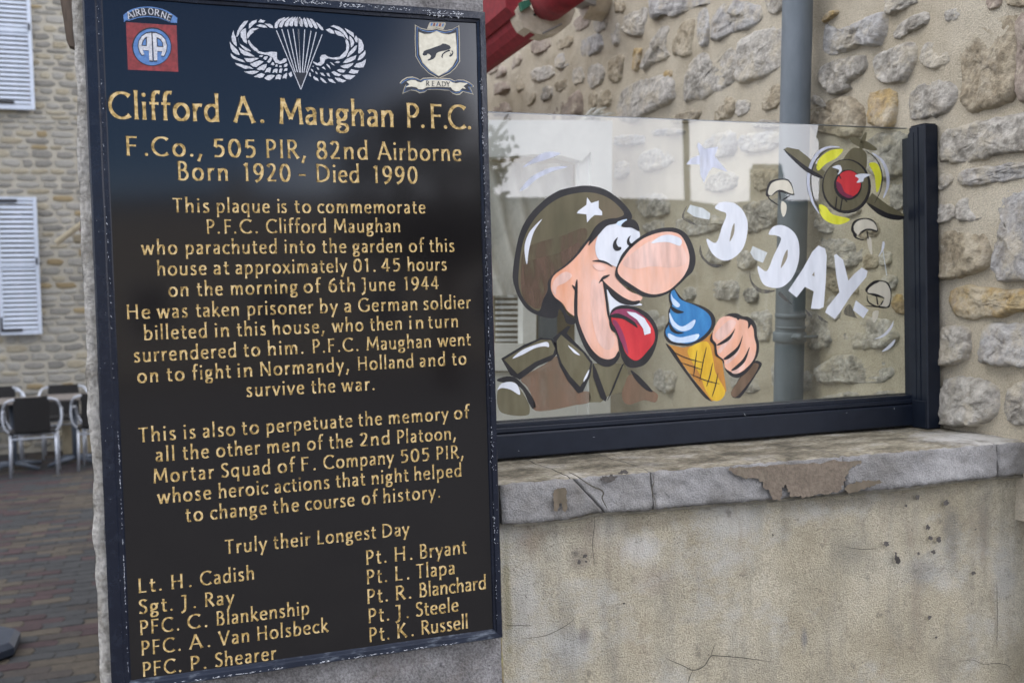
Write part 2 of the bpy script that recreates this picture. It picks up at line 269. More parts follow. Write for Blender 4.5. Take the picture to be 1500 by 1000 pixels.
PT = {'k': pm('black', (.012, .012, .014), (.028, .026, .028)), 'w': pm('white', (.66, .69, .74), (.76, .78, .82), a0=.98, a1=1), 'ol': pm('olive', (.115, .10, .055), (.16, .145, .088)),
      'br': pm('brown', (.13, .098, .062), (.21, .115, .072), sc=14, a0=.8, a1=1), 'hb': pm('helmet_brown', (.135, .085, .055), (.165, .10, .07), sc=14, a0=.15, a1=.75), 'hc': pm('helmet_brown_thin', (.135, .085, .055), (.165, .10, .07), sc=14, a0=.0, a1=.5), 'sk': pm('skin', (.78, .36, .21), (.82, .46, .33), (.83, .53, .43), sc=16), 'pk': pm('light_pink', (.80, .50, .40), (.84, .59, .51), sc=25, a0=.8, a1=1),
      'rd': pm('red', (.50, .025, .035), (.68, .05, .055), sc=20), 'mg': pm('magenta', (.22, .03, .08), (.35, .06, .13)), 'bl': pm('blue', (.015, .13, .36), (.06, .28, .56), sc=22),
      'lb': pm('light_blue', (.48, .62, .80), (.68, .78, .90)), 'or': pm('orange', (.42, .17, .04), (.60, .29, .05), sc=22), 'yl': pm('yellow', (.60, .34, .02), (.76, .50, .04)),
      'ly': pm('lemon', (.62, .62, .02), (.80, .78, .08)), 'cr': pm('cream', (.58, .54, .43), (.68, .64, .52), a0=1, a1=1), 'lv': pm('pale_lilac', (.55, .58, .70), (.66, .69, .78), a0=.68, a1=.92), 'sh': pm('grey_shade', (.04, .038, .034), (.09, .085, .075), a0=.55, a1=.95),
      'kh': pm('khaki_gap', (.24, .21, .15), (.32, .28, .2)), 'dp': pm('deep_plum', (.13, .02, .05), (.22, .03, .07)), 'wt': pm('tint_white', (.55, .61, .62), (.68, .72, .73), a0=.7, a1=.9), 'ob': pm('olive_brown', (.10, .088, .046), (.135, .115, .065), (.15, .11, .07), sc=9)}
# glass: clear, reflecting as glass does at each angle
g = bpy.data.materials.new('clear_glass'); g.use_nodes = True; t = g.node_tree; t.nodes.clear()
o_ = t.nodes.new('ShaderNodeOutputMaterial'); mxs = t.nodes.new('ShaderNodeMixShader'); fr = t.nodes.new('ShaderNodeFresnel'); fr.inputs[0].default_value = 1.9
tr = t.nodes.new('ShaderNodeBsdfTransparent'); tr.inputs[0].default_value = (.905, .92, .885, 1); gl = t.nodes.new('ShaderNodeBsdfGlossy'); gl.inputs['Roughness'].default_value = .0
ge = t.nodes.new('ShaderNodeNewGeometry'); bf = t.nodes.new('ShaderNodeMath'); bf.operation = 'SUBTRACT'; bf.inputs[0].default_value = 1.0; t.links.new(ge.outputs['Backfacing'], bf.inputs[1])
mf = t.nodes.new('ShaderNodeMath'); mf.operation = 'MULTIPLY'; t.links.new(fr.outputs[0], mf.inputs[0]); t.links.new(bf.outputs[0], mf.inputs[1])
t.links.new(mf.outputs[0], mxs.inputs[0]); t.links.new(tr.outputs[0], mxs.inputs[1]); t.links.new(gl.outputs[0], mxs.inputs[2]); t.links.new(mxs.outputs[0], o_.inputs[0])
M['glass'] = g
# ------------------------------------------------------------------ ground and paving
py_obj('ground', [(-400, -400, -.02), (400, -400, -.02), (400, 400, -.02), (-400, 400, -.02)], [(0, 1, 2, 3)], M['ground'])['kind'] = 'structure'
pav = empty('pavement', kind='structure')
boxo('joint_bed', (-6, YP+.4, 3.2, 13.2, -.018, -.004), M['pavejoint'], pav)
def paver_mesh(nm):
    # interlocking block, 0.2 x 0.1, ends cut on a zigzag
    l, h, d = .1965, .0965, .014
    o = [(0, 0), (l*.25, -.004), (l*.5, 0), (l*.75, .004), (l, 0), (l+d, h*.5), (l, h), (l*.75, h+.004), (l*.5, h), (l*.25, h-.004), (0, h), (d, h*.5)]
    vs = [(x, y, -.03) for x, y in o]+[(x, y, -.003) for x, y in o]
    cx, cy = l/2+d/2, h/2
    vs += [(cx+(x-cx)*.965, cy+(y-cy)*.93, .0) for x, y in o]
    n = len(o); fs = [(i, (i+1) % n, n+(i+1) % n, n+i) for i in range(n)]+[(n+i, n+(i+1) % n, 2*n+(i+1) % n, 2*n+i) for i in range(n)]+[tuple(range(2*n, 3*n))]
    me = bpy.data.meshes.new(nm); me.from_pydata(vs, [], fs); me.update(); return me
pvm = []
for m in PV:
    me = paver_mesh('paver'); me.materials.append(m); pvm.append(me)
seen, rest = [], []
for j in range(0, 86):
    y = 4.5+j*.1
    for i in range(-30, 12):
        x = i*.2+(j % 2)*.1
        q = (x+.1)/(y+.05)
        mi = random.choices((0, 1, 2, 3), (.22, .34, .30, .14))[0]
        n_ = noise.noise(Vector((x*1.1, y*.9, 3)))
        if n_ > .25: mi = random.choice((2, 2, 3))
        elif n_ < -.2: mi = random.choice((1, 0, 1))
        (seen if -.165 < q < -.025 else rest).append((x, y, mi))
seen.sort(key=lambda p: p[1]); rest += seen[300:]; seen = seen[:300]
for x, y, mi in seen:
    o = bpy.data.objects.new('paver', pvm[mi]); COL.objects.link(o); o.parent = pav
    o.location = (x, y, random.uniform(-.002, .0015)); o.rotation_euler = (random.uniform(-.006, .006), random.uniform(-.006, .006), random.uniform(-.01, .01))
bm = bmesh.new()
for x, y, mi in rest:
    base = pvm[mi]; vs = [bm.verts.new((v.co.x+x, v.co.y+y, v.co.z)) for v in base.vertices if v.index >= 12]
    for p in base.polygons:
        if min(p.vertices) >= 12:
            f = bm.faces.new([vs[k-12] for k in p.vertices]); f.material_index = mi
o = bm_obj('paver', bm, PV, pav); o['kind'] = 'stuff'
# ------------------------------------------------------------------ far stone house
YF = 13.2
fh = empty('stone_house', 'rubble stone house with pale blue white shutters behind the cafe chairs', 'house', loc=(0, 0, 0))
boxo('wall', (-7, 1.2, YF+.02, YF+6, -.02, 7.5), M['farmortar'], fh)
boxo('roof', (-7.3, 1.5, YF-.3, YF+6.3, 7.5, 7.7), M['brownwood'], fh)
stm = []
for v in range(10):
    bm = bmesh.new(); r = random.Random(v); n = 9
    pts = []
    for k in range(n):
        a = 2*math.pi*k/n+.3; c_, s_ = math.cos(a), math.sin(a)
        rr = .5/max(abs(c_), abs(s_))**.9*r.uniform(.80, 1.0)
        pts.append((c_*rr, s_*rr))
    b0 = [bm.verts.new((x, .8, z)) for x, z in pts]; b1 = [bm.verts.new((x*.97, 0, z*.97)) for x, z in pts]; b2 = [bm.verts.new((x*.7, -.5-r.uniform(0, .4), z*.68)) for x, z in pts]
    for A, B in ((b0, b1), (b1, b2)):
        for k in range(n): bm.faces.new((A[k], A[(k+1) % n], B[(k+1) % n], B[k]))
    bm.faces.new(b2); bmesh.ops.recalc_face_normals(bm, faces=bm.faces)
    me = bpy.data.meshes.new('stone'); bm.to_mesh(me); bm.free(); stm.append(me)
cache = {}
def fstone(v, mi):
    if (v, mi) not in cache:
        me = stm[v].copy(); me.materials.append(FS[mi]); cache[(v, mi)] = me
    return cache[(v, mi)]
seen, rest = [], []
z = .05
while z < 7.3:
    h = random.uniform(.055, .11); x = -6.9+random.uniform(0, .2)
    while x < 1.1:
        w = random.uniform(.12, .30); mi = random.choices((0, 1, 2, 3), (.5, .2, .22, .08))[0]
        rec = (x+w/2, z+h/2, w-.012, h*random.uniform(.86, 1.04)-.010, mi)
        (seen if -1.78 < x+w/2 < -.60 and z < 5.5 else rest).append(rec); x += w
    z += h
def covered(r): return r[0] < -1.3 and (r[1] > 4.1 or 1.5 < r[1] < 2.95)
seen.sort(key=lambda r: (covered(r), -r[2]*r[3])); rest += seen[290:]; seen = seen[:290]
for x, z, w, h, mi in seen:
    o = bpy.data.objects.new('stone', fstone(random.randrange(10), mi)); COL.objects.link(o); o.parent = fh
    o.location = (x, YF+.012, z); o.scale = (w, .006, h); o.rotation_euler = (0, random.uniform(-.05, .05), 0)
bm = bmesh.new()
for x, z, w, h, mi in rest:
    base = stm[random.randrange(10)]; vs = [bm.verts.new((v.co.x*w+x, YF+.012+v.co.y*.006, v.co.z*h+z)) for v in base.vertices]
    for p in base.polygons: f = bm.faces.new([vs[k] for k in p.vertices]); f.material_index = mi
o = bm_obj('stone', bm, FS, fh); o['kind'] = 'stuff'
# shutters: frame > slats, hinges, catch
def shutter(x0, x1, z0, z1, split, label, hinge):
    Y0, Y1 = YF-.075, YF-.04; b = .042
    bm = bmesh.new(); box(bm, x0, x0+b, Y0, Y1, z0, z1, .004); box(bm, x1-b, x1, Y0, Y1, z0, z1, .004)
    for za, zb in ((z0, z0+b*1.3), (z1-b*.9, z1), (split-b*.6, split+b*.6)): box(bm, x0+b, x1-b, Y0+.001, Y1, za, zb)
    f = bm_obj('shutter', bm, M['shutter'], fh); f['label'] = label
    bm = bmesh.new(); w = (x1-x0)-2*b
    vs = [bm.verts.new(p) for p in ((0, .0, 0), (w, .0, 0), (w, .022, .034), (0, .022, .034), (0, .008, -.004), (w, .008, -.004), (w, .03, .03), (0, .03, .03))]
    for q in ((0, 1, 2, 3), (7, 6, 5, 4), (0, 4, 5, 1), (3, 2, 6, 7), (0, 3, 7, 4), (1, 5, 6, 2)): bm.faces.new([vs[k] for k in q])
    me = bpy.data.meshes.new('slat'); bm.to_mesh(me); bm.free(); me.materials.append(M['shutter'])
    for za, zb in ((z0+b*1.3, split-b*.6), (split+b*.6, z1-b*.9)):
        n = int((zb-za)/.052)
        for k in range(n):
            o = bpy.data.objects.new('slat', me); COL.objects.link(o); o.parent = f; o.location = (x0+b, Y0+.002, za+(k+.3)*(zb-za)/n)
    for zz, sg in hinge:
        bm = bmesh.new(); box(bm, x0+.01, x0+.24, Y0-.012, Y0-.002, zz-.02, zz+.015); box(bm, x0+.01, x0+.03, Y0-.012, Y0-.002, min(zz, zz+sg*.15), max(zz, zz+sg*.15)); bm_obj('hinge', bm, M['iron'], f)
    boxo('catch', (x1-.032, x1-.012, Y0-.02, Y0, split+.0, split+.08), M['iron'], f)
shutter(-1.64, -1.185, 4.03, 5.75, 4.95, 'upper pale louvred shutter', [(4.11, 1)])
shutter(-1.66, -1.215, 1.40, 3.01, 2.22, 'lower pale louvred shutter', [(1.46, 1), (2.97, -1)])
boxo('window_sill', (-2.6, -1.62, YF-.09, YF+.02, 3.85, 3.98), M['sandstone'], fh)
# awning arm on the far house
aw = empty('folded_awning', 'pale folded awning arm with a scrap of red fabric on the far stone house', 'awning arm')
bm = bmesh.new(); a, b = onY(82, 356, 12.6), onY(128, 322, 12.6); tube(bm, [a, b], .035, 6); bm_obj('arm', bm, M['sandstone'], aw)
c = onY(120, 348, 12.8); boxo('end_cap', (c.x-.09, c.x+.2, 12.7, 12.95, c.z-.06, c.z+.03), M['sandstone'], aw, .01)
c = onY(122, 339, 12.75); boxo('fabric', (c.x-.03, c.x+.3, 12.66, 12.9, c.z-.01, c.z+.08), M['red'], aw, .01)
# brown board behind the pillar
c0, c1 = onY(87, 0, 2.3), onY(112, 69, 2.3)
bm = bmesh.new()
ol = [onY(x, y, 2.3) for x, y in ((85, -60), (88, 0), (93, 30), (97, 58), (101, 66), (108, 69), (140, 69), (140, -60))]
va = [bm.verts.new(p) for p in ol]; vb = [bm.verts.new(p+Vector((0, .03, 0))) for p in ol]
bm.faces.new(va); bm.faces.new(vb[::-1])
for k in range(len(ol)): bm.faces.new((va[k], vb[k], vb[(k+1) % len(ol)], va[(k+1) % len(ol)]))
bmesh.ops.recalc_face_normals(bm, faces=bm.faces)
board = bm_obj('hanging_board', bm, M['brownwood']); tag(board, 'brown wooden board with rounded lower corner hanging behind the stone pillar', 'board')
# ------------------------------------------------------------------ cafe chairs, tables
def chair_proto(label):
    r = empty('bistro_chair', label, 'chair', 'black and aluminium cafe chairs on the paving')
    # local: faces +Y, origin on the floor between the legs
    for sx in (-1, 1):
        bm = bmesh.new(); tube(bm, [(sx*.215, -.20, 0), (sx*.205, -.17, .44)], .0125, 8); bm_obj('leg', bm, M['alu'], r, True)
        bm = bmesh.new(); tube(bm, [(sx*.225, .21, 0), (sx*.215, .19, .44)], .0125, 8); bm_obj('leg', bm, M['alu'], r, True)
        bm = bmesh.new(); tube(bm, cr([(sx*.215, .18, .44), (sx*.265, .16, .55), (sx*.27, .10, .645), (sx*.268, -.06, .655), (sx*.262, -.17, .69), (sx*.225, -.215, .765), (sx*.15, -.225, .785)], False, 5), .0125, 8); bm_obj('armrest', bm, M['alu'], r, True)
        bm = bmesh.new(); tube(bm, cr([(sx*.262, -.17, .69), (sx*.27, -.185, .60), (sx*.255, -.19, .50), (sx*.205, -.17, .44)], False, 5), .011, 8); bm_obj('back_tube', bm, M['alu'], r, True)
    for q_ in ([(-.205, -.172, .385), (.205, -.172, .385)], [(-.21, .195, .385), (.21, .195, .385)]):
        bm = bmesh.new(); tube(bm, q_, .011, 8); bm_obj('stretcher', bm, M['alu'], r, True)
    bm = bmesh.new(); box(bm, -.215, .215, -.20, .21, .435, .46, .008); bm_obj('seat', bm, M['weave'], r)
    vs, fs = [], []; nx, nz = 8, 8
    for side in (0, 1):
        for i in range(nx+1):
            for k in range(nz+1):
                x = -.165+.33*i/nx; z = .46+.345*k/nz; yy = -.20-.03*(k/nz)-.025*(1-(2*i/nx-1)**2)+side*.018
                if k == nz: x *= .93
                vs.append((x, yy, z))
    N_ = (nx+1)*(nz+1)
    for i in range(nx):
        for k in range(nz):
            q = i*(nz+1)+k; fs += [(q, q+1, q+nz+2, q+nz+1), (N_+q, N_+q+nz+1, N_+q+nz+2, N_+q+1)]
    bd = [i*(nz+1) for i in range(nx+1)]+[nx*(nz+1)+k for k in range(1, nz+1)]+[i*(nz+1)+nz for i in range(nx-1, -1, -1)]+[k for k in range(nz-1, 0, -1)]
    for a, b in zip(bd, bd[1:]+bd[:1]): fs.append((a, b, N_+b, N_+a))
    py_obj('backrest', vs, fs, M['weave'], r)
    return r
def dup(r, label, loc, rz):
    c = r.copy(); COL.objects.link(c); c.location = loc; c.rotation_euler = (0, 0, rz); c['label'] = label
    for ch in r.children:
        d = ch.copy(); COL.objects.link(d); d.parent = c
    return c
c1 = chair_proto('cafe chair seen from behind, nearest to the camera, back to us, between shutter and pillar')
pL, pR = onZ(20, 700, 0), onZ(77.7, 696.5, 0)
mid = (pL+pR)/2; c1.location = (mid.x, mid.y+.2, 0); c1.rotation_euler = (0, 0, .06)
p = onZ(117, 691, 0)
dup(c1, 'cafe chair half hidden by the pillar, showing one slanting silver leg', (p.x+.22, p.y+.22, 0), -.10)
dup(c1, 'cafe chair on the far side of the right hand table, facing the camera', (-.98, 12.62, 0), math.pi+.05)
dup(c1, 'rearmost cafe chair at the left edge, its top highest of all', (-1.72, 12.85, 0), math.pi-.05)
dup(c1, 'cafe chair at the left edge facing us from behind the left table', (-1.62, 12.35, 0), math.pi+.04)
dup(c1, 'cafe chair cut by the left edge of the photo, one leg showing', (-1.83, 11.35, 0), .1)
def table(label, x, y, rz):
    r = empty('cafe_table', label, 'table', 'square cafe tables on the paving'); 
    boxo('tabletop', (-.35, .35, -.35, .35, .705, .735), M['tabletop'], r, .008)
    bm = bmesh.new(); tube(bm, [(0, 0, .04), (0, 0, .70)], .032, 10); bm_obj('pedestal', bm, M['greysteel'], r, True)
    for k in range(4):
        a = math.pi/4+k*math.pi/2; bm = bmesh.new(); tube(bm, [(0, 0, .06), (.16*math.cos(a), .16*math.sin(a), .05), (.34*math.cos(a), .34*math.sin(a), .02)], [.03, .026, .018], 6); bm_obj('foot', bm, M['greysteel'], r, True)
    r.location = (x, y, 0); r.rotation_euler = (0, 0, rz); return r
table('square grey cafe table between the two left hand chairs', -1.42, 11.85, .05)
table('square grey cafe table partly hidden by the pillar edge', -.83, 12.0, -.05)
c = onZ(112, 683, 0)
sb_ = boxo('stone_block', (-1.02, -.35, 12.75, 13.1, -.004, .36), M['sandstone'], None, .012); tag(sb_, 'low pale sandstone block standing against the far stone wall', 'stone block')
# parasol base
pb = empty('parasol_base', 'dark slate blue parasol base cut by the left edge, on the paving', 'parasol base')
c = onZ(27, 955, 0); cx, cy = c.x-.30, c.y+.06
bm = bmesh.new()
prof = [(0, .0), (.30, .0), (.315, .015), (.315, .045), (.29, .07), (.12, .085), (.05, .09), (0, .09)]; R_ = []
for rr, zz in prof: R_.append([bm.verts.new((cx+rr*math.cos(2*math.pi*k/8+.39), cy+rr*math.sin(2*math.pi*k/8+.39), zz)) for k in range(8)] if rr else [bm.verts.new((cx, cy, zz))])
for A, B in zip(R_, R_[1:]):
    for k in range(8):
        q = [A[k % len(A)], A[(k+1) % len(A)], B[(k+1) % len(B)], B[k % len(B)]]
        q = list(dict.fromkeys(q))
        if len(q) > 2: bm.faces.new(q)
bmesh.ops.recalc_face_normals(bm, faces=bm.faces); bm_obj('foot', bm, M['bluegrey'], pb)
bm = bmesh.new(); tube(bm, [(cx, cy, .09), (cx, cy, .40)], .028, 12); bm_obj('socket', bm, M['greysteel'], pb, True)
# ------------------------------------------------------------------ house wall on the right: mortar and stones
hw = empty('house_wall', 'side wall of cream mortar with embedded irregular grey and ochre stones', 'stone wall')
Y0, Y1, Z0, Z1, st_ = -.3, 6.2, 0.0, 3.6, .014
zs0 = 1.15
ny, nz_ = int((Y1-1.5)/st_), int((Z1-zs0)/st_)
vs, fs = [], []
for i in range(ny+1):
    for k in range(nz_+1):
        y, z = 1.5+i*st_, zs0+k*st_
        d = .012*noise.noise(Vector((y*3.2, z*3.2, 1)))+.006*noise.noise(Vector((y*11, z*11, 5)))+.003*noise.noise(Vector((y*34, z*34, 9)))
        vs.append((XW-d, y, z))
for i in range(ny):
    for k in range(nz_):
        a = i*(nz_+1)+k; fs.append((a, a+1, a+nz_+2, a+nz_+1))
mo = py_obj('mortar', vs, fs, M['mortar'], hw, True)
bm = bmesh.new(); box(bm, XW+.022, XW+6, 1.503, 8.0, -.02, 5.5); bm_obj('wall', bm, M['mortar'], hw)
STN = '''t 900,-8 918,-8 919,10 914,18 902,20
g 916,22 948,10 945,30 943,45 938,54 920,50 914,40
g 897,32 908,28 909,60 903,68 895,52
b 853,58 880,48 885,72 858,84 851,78
b 814,82 838,74 842,92 818,104
g 778,102 808,96 810,112 785,122
g 862,98 878,94 885,104 882,120 866,130 861,118
t 895,86 914,79 912,100 909,118 894,118 892,100
o 928,72 941,71 938,88 935,104 928,102
t 862,138 874,135 874,158 862,162
t 877,134 894,132 895,150 888,156 877,152
g 908,140 925,124 950,116 980,110 990,120 989,145 980,154 950,165 930,178 905,176 903,160
d 712,90 735,80 738,98 716,112
d 742,82 762,74 766,92 748,104
t 755,112 770,106 772,128 758,136
d 712,126 745,118 748,134 714,142
t 771,138 786,133 784,150 772,156
g 790,132 808,125 811,142 794,150
t 812,122 832,114 834,126 818,136
d 722,154 742,148 748,168 720,170
g 838,104 852,98 856,118 842,126
d 840,30 862,15 866,35 846,48
d 776,55 802,50 805,70 782,82
d 798,176 812,158 832,144 852,131 854,176
b 954,-8 1054,-8 1050,2 1020,10 1005,18 985,26 978,22 968,22 962,31 954,26
g 968,42 980,41 978,55 975,70 981,80 975,88 958,92 948,102 943,100 950,80 960,58
t 994,40 1015,27 1017,45 1015,70 1014,80 1000,82 988,78 987,60 994,52
b 1022,22 1035,12 1040,30 1041,50 1037,66 1028,66 1023,45
b 1050,20 1068,-2 1080,2 1105,8 1113,12 1115,30 1095,42 1070,50 1055,60 1048,60 1048,38
g 1120,-5 1146,-5 1146,14 1138,21 1126,18
g 1004,118 1008,100 1020,84 1034,78 1044,88 1055,88 1070,70 1078,72 1078,100 1080,115 1065,132 1045,136 1030,143 1018,144 1005,150 1002,135
g 1086,60 1100,52 1125,46 1146,44 1146,96 1125,105 1108,116 1092,120 1083,118 1084,85
t 1125,130 1143,124 1142,156 1122,162 1120,150
t 1036,152 1068,140 1077,145 1076,170 1055,178 1040,172
g 1079,148 1100,146 1099,164 1080,172
t 988,168 1026,160 1025,172 1015,180 985,180
o 973,104 986,103 986,113 974,115
g 1102,182 1120,176 1142,178 1142,188 1104,186
b 905,198 942,198 940,212 900,214
g 940,225 960,218 988,220 986,240 950,252 940,245
g 900,240 918,236 920,258 902,262
b 955,190 1000,188 1002,196 960,200
b 1015,222 1030,205 1060,194 1077,192 1078,215 1070,228 1040,232
b 1092,197 1140,192 1140,215 1095,225 1088,210
g 1034,265 1055,250 1076,255 1077,275 1050,282 1034,275
t 1100,250 1140,250 1140,275 1108,280
g 1085,303 1110,296 1144,292 1144,325 1115,338 1095,340
g 985,330 1000,318 1030,312 1055,320 1060,330 1030,345 1000,345
g 940,332 968,320 978,330 960,345
g 1200,350 1230,348 1262,360 1263,385 1230,395 1205,388
t 1266,372 1287,372 1287,392 1268,395
g 1290,368 1308,368 1306,388 1290,388
g 1278,200 1310,196 1334,200 1334,250 1300,262 1275,250 1265,225
g 1302,272 1334,270 1334,300 1310,310
g 1195,300 1222,310 1225,340 1200,340
g 1080,365 1098,370 1110,380 1098,395 1082,392
g 1088,425 1108,418 1111,440 1095,444
g 1100,458 1130,455 1132,495 1112,500 1100,480
g 1240,480 1262,465 1300,465 1318,490 1305,508 1260,512 1235,500
g 1182,455 1210,470 1222,505 1190,512 1180,490
o 1310,432 1334,428 1334,458 1320,460 1309,448
t 1210,400 1250,402 1262,415 1260,430 1215,428
g 1198,540 1225,522 1260,520 1300,526 1308,545 1296,560 1260,562 1205,560 1198,548
g 1200,582 1240,574 1300,572 1315,578 1310,590 1205,590
g 1040,420 1050,412 1078,412 1084,422 1080,440 1050,438
g 1000,422 1018,420 1020,438 1003,440
g 960,540 990,545 985,575 965,570
g 1070,545 1110,550 1112,575 1075,570
g 960,360 1000,352 1020,360 1010,380 970,384
t 905,400 940,395 945,420 910,425
g 1135,530 1150,525 1190,540 1185,575 1140,570
g 930,460 970,455 978,480 940,488
b 1207,75 1208,50 1212,35 1225,45 1245,40 1260,32 1285,22 1295,20 1293,50 1288,58 1285,66 1275,66 1258,64 1245,72 1222,80
g 1204,118 1202,100 1215,92 1240,86 1260,82 1262,98 1255,110 1240,118 1245,132 1222,138 1212,128
g 1280,86 1300,76 1320,66 1340,64 1342,88 1335,102 1325,118 1300,122 1289,118 1283,105
t 1186,155 1200,150 1238,143 1252,150 1262,165 1261,185 1254,200 1230,198 1188,190
o 1273,140 1285,136 1298,132 1312,138 1311,160 1309,182 1300,187 1285,183 1273,178
g 1298,-5 1354,-5 1340,6 1320,15 1304,23 1300,12
g 1310,45 1330,28 1358,16 1361,35 1345,42 1330,48 1318,58 1311,55
g 1385,-5 1421,-5 1420,15 1412,25 1402,31 1390,32 1386,20
g 1354,66 1372,55 1392,52 1398,72 1398,88 1385,96 1368,101 1356,96 1352,82
g 1338,172 1333,150 1340,130 1365,120 1390,118 1402,132 1401,152 1388,168 1370,170 1345,174
t 1412,45 1420,38 1450,28 1485,24 1487,50 1487,80 1489,115 1485,142 1465,150 1445,155 1432,163 1420,155 1415,140 1413,100 1411,70
d 1490,24 1525,22 1525,145 1491,140 1491,80
d 1446,-5 1470,-5 1468,10 1456,15 1448,10
t 1473,-5 1525,-5 1525,8 1480,10
g 1379,200 1395,190 1425,180 1460,176 1490,168 1530,165 1530,218 1480,222 1455,228 1425,238 1400,237 1379,236
g 1377,254 1395,252 1400,262 1390,275 1377,280
b 1411,256 1420,247 1455,245 1500,238 1530,236 1530,255 1470,266 1440,270 1420,274 1411,268
g 1404,302 1408,292 1440,284 1453,292 1452,315 1435,322 1412,324 1404,318
g 1374,300 1395,298 1401,305 1400,322 1374,327
t 1374,345 1400,336 1430,338 1448,344 1449,370 1446,390 1430,398 1400,405 1374,408
b 1463,300 1475,275 1490,272 1530,270 1530,410 1495,404 1470,408 1464,390 1462,365 1468,340 1470,320
o 1393,438 1397,424 1420,421 1450,423 1475,425 1530,422 1530,452 1490,456 1468,463 1440,463 1422,466 1400,460
g 1376,482 1400,480 1418,485 1416,520 1400,532 1376,534
b 1438,528 1444,480 1455,476 1490,477 1530,477 1530,540 1490,535 1470,534
g 1380,560 1410,555 1440,560 1458,575 1457,600 1440,618 1420,622 1380,618
g 1480,565 1530,560 1530,622 1485,622 1475,600
o 1205,34 1207,22 1221,15 1226,20 1216,28
g 1215,160 1188,150 1190,140 1200,138
t 1250,330 1285,322 1292,345 1262,352
g 1236,300 1258,292 1262,312 1240,318
g 1290,410 1302,400 1318,408 1312,424 1296,426
g 1170,365 1150,372 1152,390 1172,392
t 870,190 895,186 893,202 872,206
g 930,290 968,282 985,296 980,316 940,318
g 1035,360 1060,352 1072,366 1066,386 1040,388
t 1046,462 1068,456 1080,470 1070,490 1048,488
g 1000,500 1030,490 1042,505 1030,522 1002,520
g 1215,432 1232,440 1228,470 1212,462
d 720,100 742,96 744,110 722,116
d 726,60 760,48 765,62 735,74
t 815,60 838,52 840,66 818,74
g 868,28 888,18 892,40 872,50'''
def stone_mesh(P2, seed, amp):
    """rough dome over an outline given in wall coordinates (y, z)"""
    V = [Vector((p[0], p[1])) for p in P2]; cg = sum(V, Vector((0, 0)))/len(V); V = [v+(v-cg).normalized()*min(.009, .11*(v-cg).length) for v in V]; V = [Vector((max(v.x, 1.512), v.y)) for v in V]
    V = [v for a, b, c_ in zip(V[-1:]+V[:-1], V, V[1:]+V[:1]) for v in (b.lerp(a, .22), b.lerp(c_, .22))]     # corners only slightly eased
    kk = max(2, 48//len(V)); P = [a.lerp(b, t/kk) for a, b in zip(V, V[1:]+V[:1]) for t in range(kk)]
    n = len(P); c = Vector((0, 0))
    for p in P: c += p
    c /= n; size = sum((p-c).length for p in P)/n
    vs, fs = [], []; F_ = [1.05, 1.0, .975, .94, .89, .82, .74, .64, .53, .41, .28, .14]; rings = len(F_)-1
    def q3(p, k, o=0): return noise.noise(Vector((p.x*k, p.y*k, seed+o)))
    P = [p+Vector((q3(p, 45)+.7*q3(p, 130, 3), q3(p, 45, 50)+.7*q3(p, 130, 9)))*min(size, .05)*.10 for p in P]
    H = amp*min(1.6, .6+size/.08)
    tx, tz = random.uniform(-.14, .14), random.uniform(-.02, .16)
    for r in range(rings+1):
        f = F_[r]
        for p in P:
            q = c+(p-c)*f
            up = max(-1, min(1, (p.y-c.y)/size)); soft = .5+.5*up       # tops fade into the mortar, undersides break off sharply
            e = (1-f)
            rise = 1-math.exp(-e/(.03+.11*soft))
            if r == 0: hh = -.010
            elif r == 1: hh = -.0012
            else:
                hh = H*rise*(.95-.25*soft)+(tx*(q.x-c.x)-tz*(q.y-c.y))*rise
                v = Vector((q.x*13, q.y*13, seed)); d_, pt = noise.voronoi(v)
                t0 = noise.noise_vector(pt[0]*7.3); w0 = (v-pt[0])
                hh += H*rise*(.65*(t0.x*w0.x+t0.y*w0.y)*1.6+.35*t0.z)
                hh += H*rise*(.40*noise.noise(v*1.8)+.32*noise.noise(v*4.5)+.26*noise.noise(v*10)+.16*noise.noise(v*21))
                hh = max(hh, .0004)
            vs.append((XW-hh, q.x, q.y))
    for r in range(rings):
        for k in range(n): fs.append((r*n+k, r*n+(k+1) % n, (r+1)*n+(k+1) % n, (r+1)*n+k))
    fs.append(tuple(rings*n+k for k in range(n)))
    return vs, fs
lnum = 0
for ln in STN.split('\n'):
    k, *pp = ln.split(); pts = [tuple(map(float, q.split(','))) for q in pp]
    W3 = [onX(x, y, XW) for x, y in pts]
    area = sum(W3[i].y*W3[(i+1) % len(W3)].z-W3[(i+1) % len(W3)].y*W3[i].z for i in range(len(W3)))
    P2 = [(max(p.y, 1.515), p.z) for p in W3]
    if area < 0: P2 = P2[::-1]
    lnum += 1
    shaded = pts[0][0] < 870 and pts[0][1] < 180
    vs, fs = stone_mesh(P2, lnum*3.7, .005 if shaded else .0095)
    o = py_obj('stone', vs, fs, M[k], hw, True)
    if k == 'o': o['label'] = 'ochre stone'
